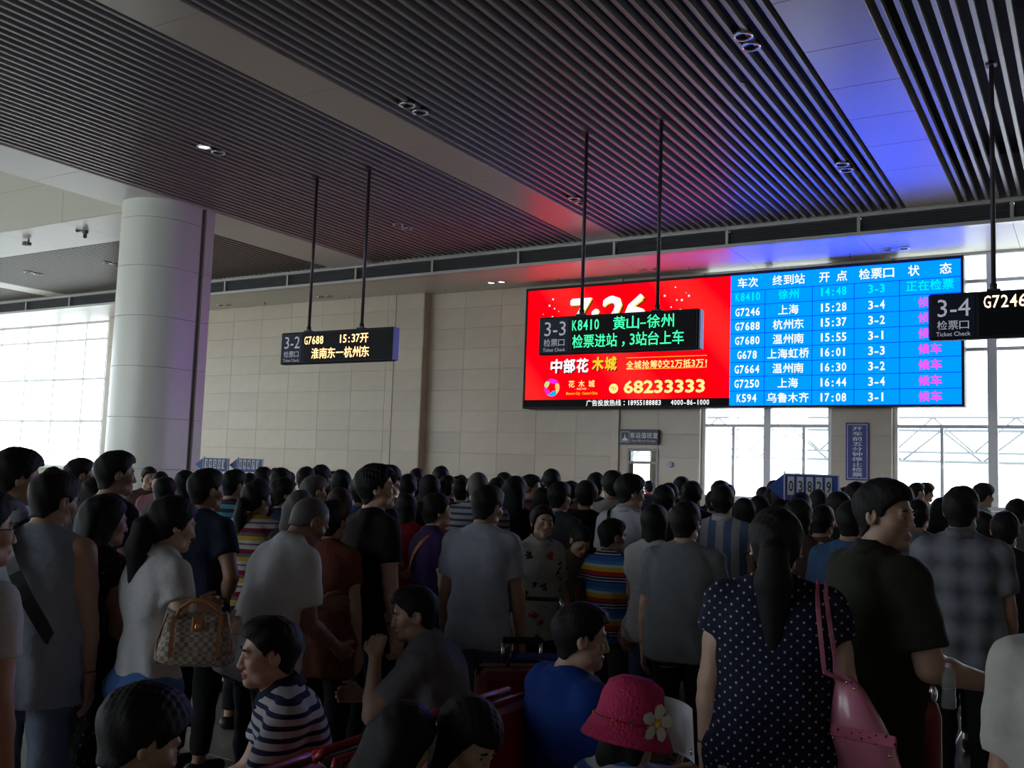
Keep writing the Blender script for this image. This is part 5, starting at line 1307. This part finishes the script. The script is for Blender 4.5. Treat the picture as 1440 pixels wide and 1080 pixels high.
def sling(k, p0, p1, zmid, w, m, label, name='sling_bag'):
    root, K, s = pl[k]; c = LP(k, K['M']((0, 0, 1.2)))
    (x0, z0), (x1, z1) = p0, p1
    path = [back(k, x0+(x1-x0)*u, z0+(z1-z0)*u, .034) for u in np.linspace(0, 1, 9)]
    fr = [back(k, x1+(x0-x1)*u, z1+(z0-z1)*u, .034, True) for u in np.linspace(0, 1, 9)]
    side = [back(k, x1, z1, .034), LP(k, K['M']((x1*1.18, 0, z1-.03))), back(k, x1, z1, .034, True)]
    topp = [LP(k, K['M']((x0, .02, z0+.045)))]
    full = path[:-1]+side+fr[1:]+topp+[path[0]]
    t = carried(name, label, 'bag', path[0]); off = path[0]
    strip_along([q-off for q in full], w, side=c-off).build('strap', m, t)
    b = fr[1]-off; f = c-off; o = b-f; o[2] = 0; o /= np.linalg.norm(o)
    q = b+o*.05; mb = MB().box(-.10, .10, -.035, .035, -.08, .08, .02); pb = mb.build('pouch', m, t); pb.location = tuple(q); pb.rotation_euler = (0, 0, math.atan2(o[1], o[0])+R90)
    return t
sling('tank', (-.085, 1.44), (.135, 1.04), 0, .048, M_bk, 'black sling bag strap running diagonally across the pale sleeveless back')
sling('purple', (.10, 1.42), (-.12, 1.08), 0, .022, mat('orange_strap', (.45, .16, .06), .6), 'thin orange shoulder bag strap across the purple top')
sling('glassesman', (-.10, 1.43), (.14, 1.02), 0, .04, M_bk, 'black messenger bag strap across the grey-white shirt')
# glasses belong to their wearers
for k in ('glassesman', 'glasses'):
    root, K, s = pl[k]; m = MB()
    for sd in (-1, 1):
        m.tube([(sd*.032+.022*math.cos(a), .094, .002+.016*math.sin(a)) for a in np.linspace(0, 2*PI, 17)], .0015, 5, cap=False)
        m.tube([(sd*.054, .092, .006), (sd*.076, .05, .008), (sd*.080, -.01, .006)], .0016, 5)
    m.tube([(-.010, .096, .004), (.010, .096, .004)], .0015, 5)
    o = m.build('glasses', M_bk, root); o.matrix_local = Matrix.Translation(tuple(K['hc']))@Matrix(K['Rh'].tolist()).to_4x4()@Matrix.Scale(K['hs'], 4)
# earrings and necklace of the woman in polka dots
root, K, s = pl['polka']
for sd in (-1, 1):
    m = MB(); m.smooth = True; m.ell((0, 0, 0), (.006, .006, .006), 10, 6); o = m.build('earring', mat('pearl', (.75, .72, .68), .15), root); o.location = tuple(K['hc']+K['Rh']@np.array([sd*.084, -.010, -.038]))
m = MB(); m.smooth = True
for i in range(24):
    a = 2*PI*i/24; m.ell((.062*math.cos(a), .060*math.sin(a)-.004, 1.474-.012*math.sin(a)), (.005, .005, .005), 6, 5)
m.build('necklace', mat('pearl', (.75, .72, .68), .15), root)['kind'] = 'stuff'
# ear phone lead
root, K, s = pl['tank']; e = K['hc']+K['Rh']@np.array([.088, .0, -.01])
MB().tube([e, e+np.array([.01, .02, -.07]), e+np.array([-.01, .06, -.17]), e+np.array([-.06, .10, -.28])], .0022, 6).build('earphone_lead', mat('white_plastic', (.6, .6, .62), .4), root)

# checked handbag
q = at_depth(276, 898, 3.5); hb = carried('handbag', 'cream and brown checked handbag with tan leather trim hanging from a forearm', 'bag', q, az_of(274)-.12)
M_tan = mat('tan_leather', (.30, .12, .04), .5, bump=.2); M_chk = checker('checked_canvas', (.42, .38, .31), (.22, .185, .155), 62)
bm = MB(); bm.smooth = True; prof = [(-.085, .115, .075), (-.07, .140, .085), (-.02, .135, .080), (.04, .120, .060), (.085, .108, .030), (.092, .104, .022)]
vs = []; nn = 20
for z, a, b in prof:
    for i in range(nn):
        t_ = 2*PI*i/nn; c_, s_ = math.cos(t_), math.sin(t_); vs.append((a*math.copysign(abs(c_)**.55, c_), b*math.copysign(abs(s_)**.6, s_), z+.012*math.cos(t_*2)*(z > .05)-.006*c_))
fs = [(i*nn+k, i*nn+(k+1) % nn, (i+1)*nn+(k+1) % nn, (i+1)*nn+k) for i in range(len(prof)-1) for k in range(nn)]+[tuple(range(nn))[::-1], tuple((len(prof)-1)*nn+k for k in range(nn))]
bm.add(vs, fs); bm.build('bag_body', M_chk, hb)
for x in (-.075, .085): strip_along([(x, -.086, -.05), (x, -.083, .0), (x, -.068, .045), (x, -.036, .085)], .014, .004, side=(x, .2, 0)).build('leather_strip', M_tan, hb)
MB().tube([(-.125, -.05, -.08), (-.128, -.05, .0), (-.10, -.02, .09)], .004, 6).build('piping', M_tan, hb); MB().tube([(.125, -.05, -.08), (.128, -.05, .0), (.10, -.02, .09)], .004, 6).build('piping', M_tan, hb)
for y in (-.030, .030): MB().tube([(-.075, y, .07), (-.06, y, .11), (-.02, y*.8, .135), (.03, y*.8, .137), (.07, y, .11), (.085, y, .07)], .006, 8).build('handle', M_tan, hb)
MB().box(-.012, .03, -.062, -.052, .03, .088, .004).build('closure_tab', M_tan, hb); MB().box(0, .018, -.066, -.062, .045, .06, .002).build('clasp', M_gold, hb)
# yellow pouch of the woman in the black dress
q = at_depth(186, 905, 3.95); t = carried('yellow_purse', 'small mustard yellow purse hanging beside the black dress', 'purse', q, .4)
MB().box(-.018, .018, -.008, .008, -.045, .045, .006).build('purse_body', mat('mustard_fabric', (.36, .20, .01), .7, noise=.3), t); MB().tube([(-.015, 0, .043), (0, 0, .09), (.015, 0, .043)], .003, 6).build('loop', M_bk, t)

# pink shoulder bag
root, K, s = pl['polka']; q = at_depth(1212, 1020, 2.92); pb = carried('shoulder_bag', 'glossy pink shoulder bag with dark red floral print and gold studs', 'bag', q, az_of(1212)-.35)
M_pink = floral('pink_printed_leather', (.62, .17, .27), [(.16, .005, .02), (.20, .01, .03)], 60, .20); M_pk = mat('pink_leather', (.66, .20, .32), .30, coat=.3)
bm = MB(); bm.smooth = True; prof = [(-.17, .085, .045), (-.15, .100, .055), (-.05, .095, .055), (.02, .075, .045), (.10, .045, .028), (.135, .02, .012)]; vs = []
for z, a, b in prof:
    for i in range(nn):
        t_ = 2*PI*i/nn; c_, s_ = math.cos(t_), math.sin(t_); vs.append((a*math.copysign(abs(c_)**.7, c_)-.045*(z+.05)/.18, b*math.copysign(abs(s_)**.7, s_), z))
bm.add(vs, fs); bm.cur = 0; o = bm.build('bag_body', [M_pk, M_pink], pb)
for p_ in o.data.polygons:
    if -.14 < p_.center[2] < -.01: p_.material_index = 0
MB().box(-.075, .12, -.058, -.050, -.035, .0, .004).build('printed_band', M_pink, pb)
for i, (x, z) in enumerate([(-.035, .125), (-.012, .11), (-.075, -.02), (-.07, -.04), (.10, -.06)]):
    m = MB(); m.smooth = True; m.ell((x, -.05 if z < 0 else -.03, z), (.006, .004, .006), 8, 6); m.build('stud', M_gold, pb)
inv = np.linalg.inv(np.array(pb.matrix_basis)) if False else None
Mi = (Matrix.Translation(tuple(q))@Matrix.Rotation(az_of(1212)-.35, 4, 'Z')).inverted()
def loc_(p): return np.array(Mi@Vector(tuple(p)))
for x, w_ in ((.140, 0), (.168, 1)):
    path = [back('polka', min(.198, x+.025*u+(.012 if w_ else 0)*u), 1.425-.24*u, .062-.016*u) for u in np.linspace(0, 1, 7)]
    top_ = LP('polka', K['M']((x, .0, 1.468)))
    full = [loc_(p) for p in [LP('polka', K['M']((x-.002, .06, 1.452))), top_, LP('polka', K['M']((x, -.055, 1.450)))]+path]+[np.array([-.050+.018*w_, -.012, .125])]
    strip_along(full, .013, .004, side=loc_(LP('polka', K['M']((0, .3, 1.2))))).build('strap', M_pk, pb)

# hat of the girl: clothing, so a child of the person
root, K, s = pl['girl']
M_straw = mat('pink_straw', (.50, .012, .10), .75, bump=.9, bscale=110)
hat = MB(); hat.smooth = True
hat.lathe([(0, .128), (.045, .124), (.078, .105), (.093, .07), (.098, .03), (.101, .015), (.118, -.012), (.134, -.045), (.136, -.052), (.128, -.045), (.112, -.010), (.096, .014), (.090, .03), (.086, .07), (.07, .10), (0, .12)], 40)
ho = hat.build('sun_hat', M_straw, root); ho.matrix_local = Matrix.Translation(tuple(K['hc']))@(Matrix(K['Rh'].tolist()).to_4x4())@Matrix.Rotation(.10, 4, 'X')@Matrix.Scale(K['hs']*1.12, 4)@Matrix.Translation((0, -.015, .004))
Hi = Matrix.Rotation(0, 4, 'Z')
beads = MB(); beads.smooth = True
for i in range(60):
    a = 2*PI*i/60; beads.cur = 1 if i % 9 == 0 else (2 if i % 9 == 4 else 0); beads.ell((.106*math.cos(a), .106*math.sin(a), .006), (.006, .006, .004), 6, 4)
bo = beads.build('bead_band', [mat('red_bead', (.4, .01, .02), .3), mat('teal_bead', (.02, .18, .16), .3), mat('amber_bead', (.5, .25, .05), .3)], ho); bo['kind'] = 'stuff'
# flower sits on the side seen from the camera
camL = np.array(root.matrix_basis.inverted()@Vector(tuple(CAM))); v = K['Rh'].T@(camL-K['hc']); fa = math.atan2(v[1], v[0])-.0
fa += math.radians(38)
fx, fy = math.cos(fa), math.sin(fa)
fl_ = MB(); fl_.smooth = True
F0 = Vector((.112*fx, .112*fy, .020)); ax1 = Vector((-fy, fx, 0)); ax2 = Vector((0, 0, 1)); nrm = Vector((fx, fy, .1))
for i in range(5):
    a = 2*PI*i/5+.3; d = ax1*math.cos(a)+ax2*math.sin(a); e_ = ax1*-math.sin(a)+ax2*math.cos(a); vs = []
    for (u, w_, h) in ((.004, 0, .006), (.020, -.014, .010), (.020, .014, .008), (.040, -.018, .014), (.040, .017, .010), (.054, -.004, .010), (.050, .008, .008)): vs.append(tuple(F0+d*u+e_*w_+nrm*h))
    fl_.add(vs, [(0, 1, 2), (1, 3, 4, 2), (3, 5, 6, 4)])
fo = fl_.build('flower', mat('white_petal', (.62, .60, .55), .6), ho)
m = MB(); m.smooth = True; m.ell(tuple(F0+nrm*.013), (.011, .011, .011), 8, 6); m.build('flower_heart', mat('yellow_heart', (.65, .38, .02), .6), ho)
# paper in the girl's hands
q = at_depth(957, 1022, 2.62); t = carried('paper_sheet', 'white sheet of paper held up by the girl in the pink hat', 'paper', q, az_of(957)-.5)
vs = []; 
for i in range(7):
    for j in range(5):
        u, v_ = i/6, j/4; vs.append(((u-.5)*.085-.015*v_, .02*math.sin(u*3)+.01*v_, (v_-.5)*.14-.02*u))
n0 = len(vs); vs += [(x, y+.0012, z) for x, y, z in vs]
fs2 = [(i*5+j, (i+1)*5+j, (i+1)*5+j+1, i*5+j+1) for i in range(6) for j in range(4)]; fs2 += [tuple(n0+k for k in f[::-1]) for f in fs2]
m = MB(); m.smooth = True; m.add(vs, fs2); m.build('sheet', mat('white_paper', (.55, .56, .62), .7), t)
MB().tube([(.036, -.006, -.05), (.036, -.006, -.066)], .003, 6).build('clip', M_silver, t)

# luggage
def suitcase(px, py_top, dp, w_, d_, h_, m, label, rz):
    q = at_depth(px, py_top, dp); t = carried('suitcase', label, 'suitcase', (q[0], q[1], 0), rz)
    MB().box(-w_/2, w_/2, -d_/2, d_/2, .05, h_, .035).build('shell', m, t)
    for x in np.linspace(-w_/2+.06, w_/2-.06, 5): MB().box(x-.012, x+.012, -d_/2-.006, -d_/2+.002, .10, h_-.05, .004).build('rib', m, t)
    MB().box(-w_/2-.003, w_/2+.003, -.008, .008, .06, h_+.003, .003).build('zip_seam', M_bk, t)
    MB().tube([(-.08, 0, h_), (-.07, 0, h_+.03), (.07, 0, h_+.03), (.08, 0, h_)], .010, 8).build('carry_handle', M_bk, t)
    for x in (-.09, .09): MB().tube([(x, d_/2-.03, h_), (x, d_/2-.03, h_+.10)], .008, 8).build('pull_rod', M_silver, t)
    MB().box(-.10, .10, d_/2-.045, d_/2-.015, h_+.09, h_+.12, .008).build('pull_grip', M_bk, t)
    for x in (-w_/2+.05, w_/2-.05):
        for y in (-d_/2+.05, d_/2-.05): MB().tube([(x-.012, y, .026), (x+.012, y, .026)], .025, 12).build('wheel', M_bk, t)
    return t
suitcase(738, 930, 4.45, .44, .26, .76, mat('dark_red_shell', (.20, .008, .014), .35, coat=.2), 'dark red ribbed suitcase on the floor behind the man in blue', az_of(738)+.15)
q = at_depth(760, 868, 5.0); t = carried('shopping_trolley', 'small bright blue folding trolley bag behind the dark red suitcase', 'trolley', (q[0], q[1], 0), az_of(760))
MB().box(-.13, .13, -.09, .09, .14, .72, .03).build('bag', mat('blue_nylon', (.012, .05, .34), .5, noise=.3), t)
for x in (-.12, .12): MB().tube([(x, .10, .10), (x, .10, .95), (x*.8, .10, .99)], .009, 8).build('tube', M_silver, t)
MB().tube([(-.096, .10, .99), (.096, .10, .99)], .011, 8).build('handle', M_bk, t)
for x in (-.13, .13): MB().tube([(x-.012, .08, .06), (x+.012, .08, .06)], .058, 14).build('wheel', M_bk, t)
MB().box(-.12, .12, -.08, .10, .10, .13, .004).build('base', M_silver, t)
# translucent bag of food
q = at_depth(886, 888, 5.7); t = carried('plastic_bag', 'thin plastic bag of orange-brown snacks hanging behind the boy', 'bag', q, 0)
def film():
    m = bpy.data.materials.new('thin_plastic_film'); m.use_nodes = True; tr = m.node_tree; b = tr.nodes['Principled BSDF']
    b.inputs['Base Color'].default_value = (.42, .22, .20, 1); b.inputs['Roughness'].default_value = .25; b.inputs['Alpha'].default_value = .38; return m
m = MB(); m.smooth = True; m.lathe([(.0, -.12), (.05, -.105), (.072, -.05), (.068, .0), (.04, .06), (.014, .10), (.012, .13)], 18); m.build('film', film(), t)
m = MB(); m.smooth = True; rr = random.Random(9)
for i in range(26): a, r_, z = rr.uniform(0, 2*PI), rr.uniform(0, .038), rr.uniform(-.09, -.0); m.ell((r_*math.cos(a), r_*math.sin(a), z), (.02, .016, .014), 7, 5)
m.build('snacks', mat('fried_snack', (.30, .12, .04), .6, noise=.5, nscale=30), t)['kind'] = 'stuff'
MB().tube([(-.012, 0, .125), (-.02, 0, .17), (.0, 0, .20), (.02, 0, .17), (.012, 0, .125)], .004, 6).build('handles', mat('pink_film', (.45, .22, .24), .4), t)
q = LP('purple', pl['purple'][1]['arms'][1][3])-np.array([0, 0, .10]); t = carried('plastic_bag', 'small crumpled clear plastic bag in the hand of the woman in purple', 'bag', q, .4)
m = MB(); m.smooth = True; m.lathe([(0, -.05), (.03, -.045), (.045, -.01), (.03, .03), (.01, .05)], 11); m.build('film', mat('clear_crumple', (.45, .46, .5), .2, bump=1.0, bscale=40), t); MB().tube([(-.01, 0, .045), (0, 0, .085), (.01, 0, .045)], .003, 6).build('handles', mat('white_plastic', (.6, .6, .62), .4), t)
# bottle and umbrella at the right
q = at_depth(1334, 962, 3.0); t = carried('water_bottle', 'clear plastic water bottle held low beside the dark olive shirt', 'bottle', q, 0); t.scale = (.66,)*3
def clear():
    m = bpy.data.materials.new('clear_plastic'); m.use_nodes = True; b = m.node_tree.nodes['Principled BSDF']
    b.inputs['Base Color'].default_value = (.30, .33, .36, 1); b.inputs['Roughness'].default_value = .08; b.inputs['Alpha'].default_value = .45; return m
m = MB(); m.smooth = True; m.lathe([(0, -.11), (.028, -.11), (.032, -.10), (.031, -.06), (.028, -.04), (.031, -.02), (.031, .03), (.024, .055), (.013, .068), (.013, .078), (0, .078)], 20); m.build('bottle_body', clear(), t)
m = MB(); m.lathe([(0, .094), (.015, .094), (.0155, .078), (0, .078)][::-1], 16); m.build('cap', mat('white_cap', (.45, .45, .48), .4), t)
q = at_depth(1312, 1010, 3.05); t = carried('folded_umbrella', 'folded red umbrella with a pale blue tip standing low at the right', 'umbrella', (q[0], q[1], 0), .2)
m = MB(); m.smooth = True; m.lathe([(0, .46), (.012, .47), (.020, .56), (.026, .72), (.026, .93), (.014, .97), (0, .98)], 14); m.build('canopy', mat('red_nylon', (.22, .015, .02), .5), t)
MB().tube([(0, 0, .01), (0, 0, .48)], .010, 8).build('shaft', mat('pale_blue_tip', (.25, .28, .45), .4), t); m = MB(); m.smooth = True; m.ell((0, 0, 1.0), (.014, .014, .03), 10, 8); m.build('handle', M_silver, t)
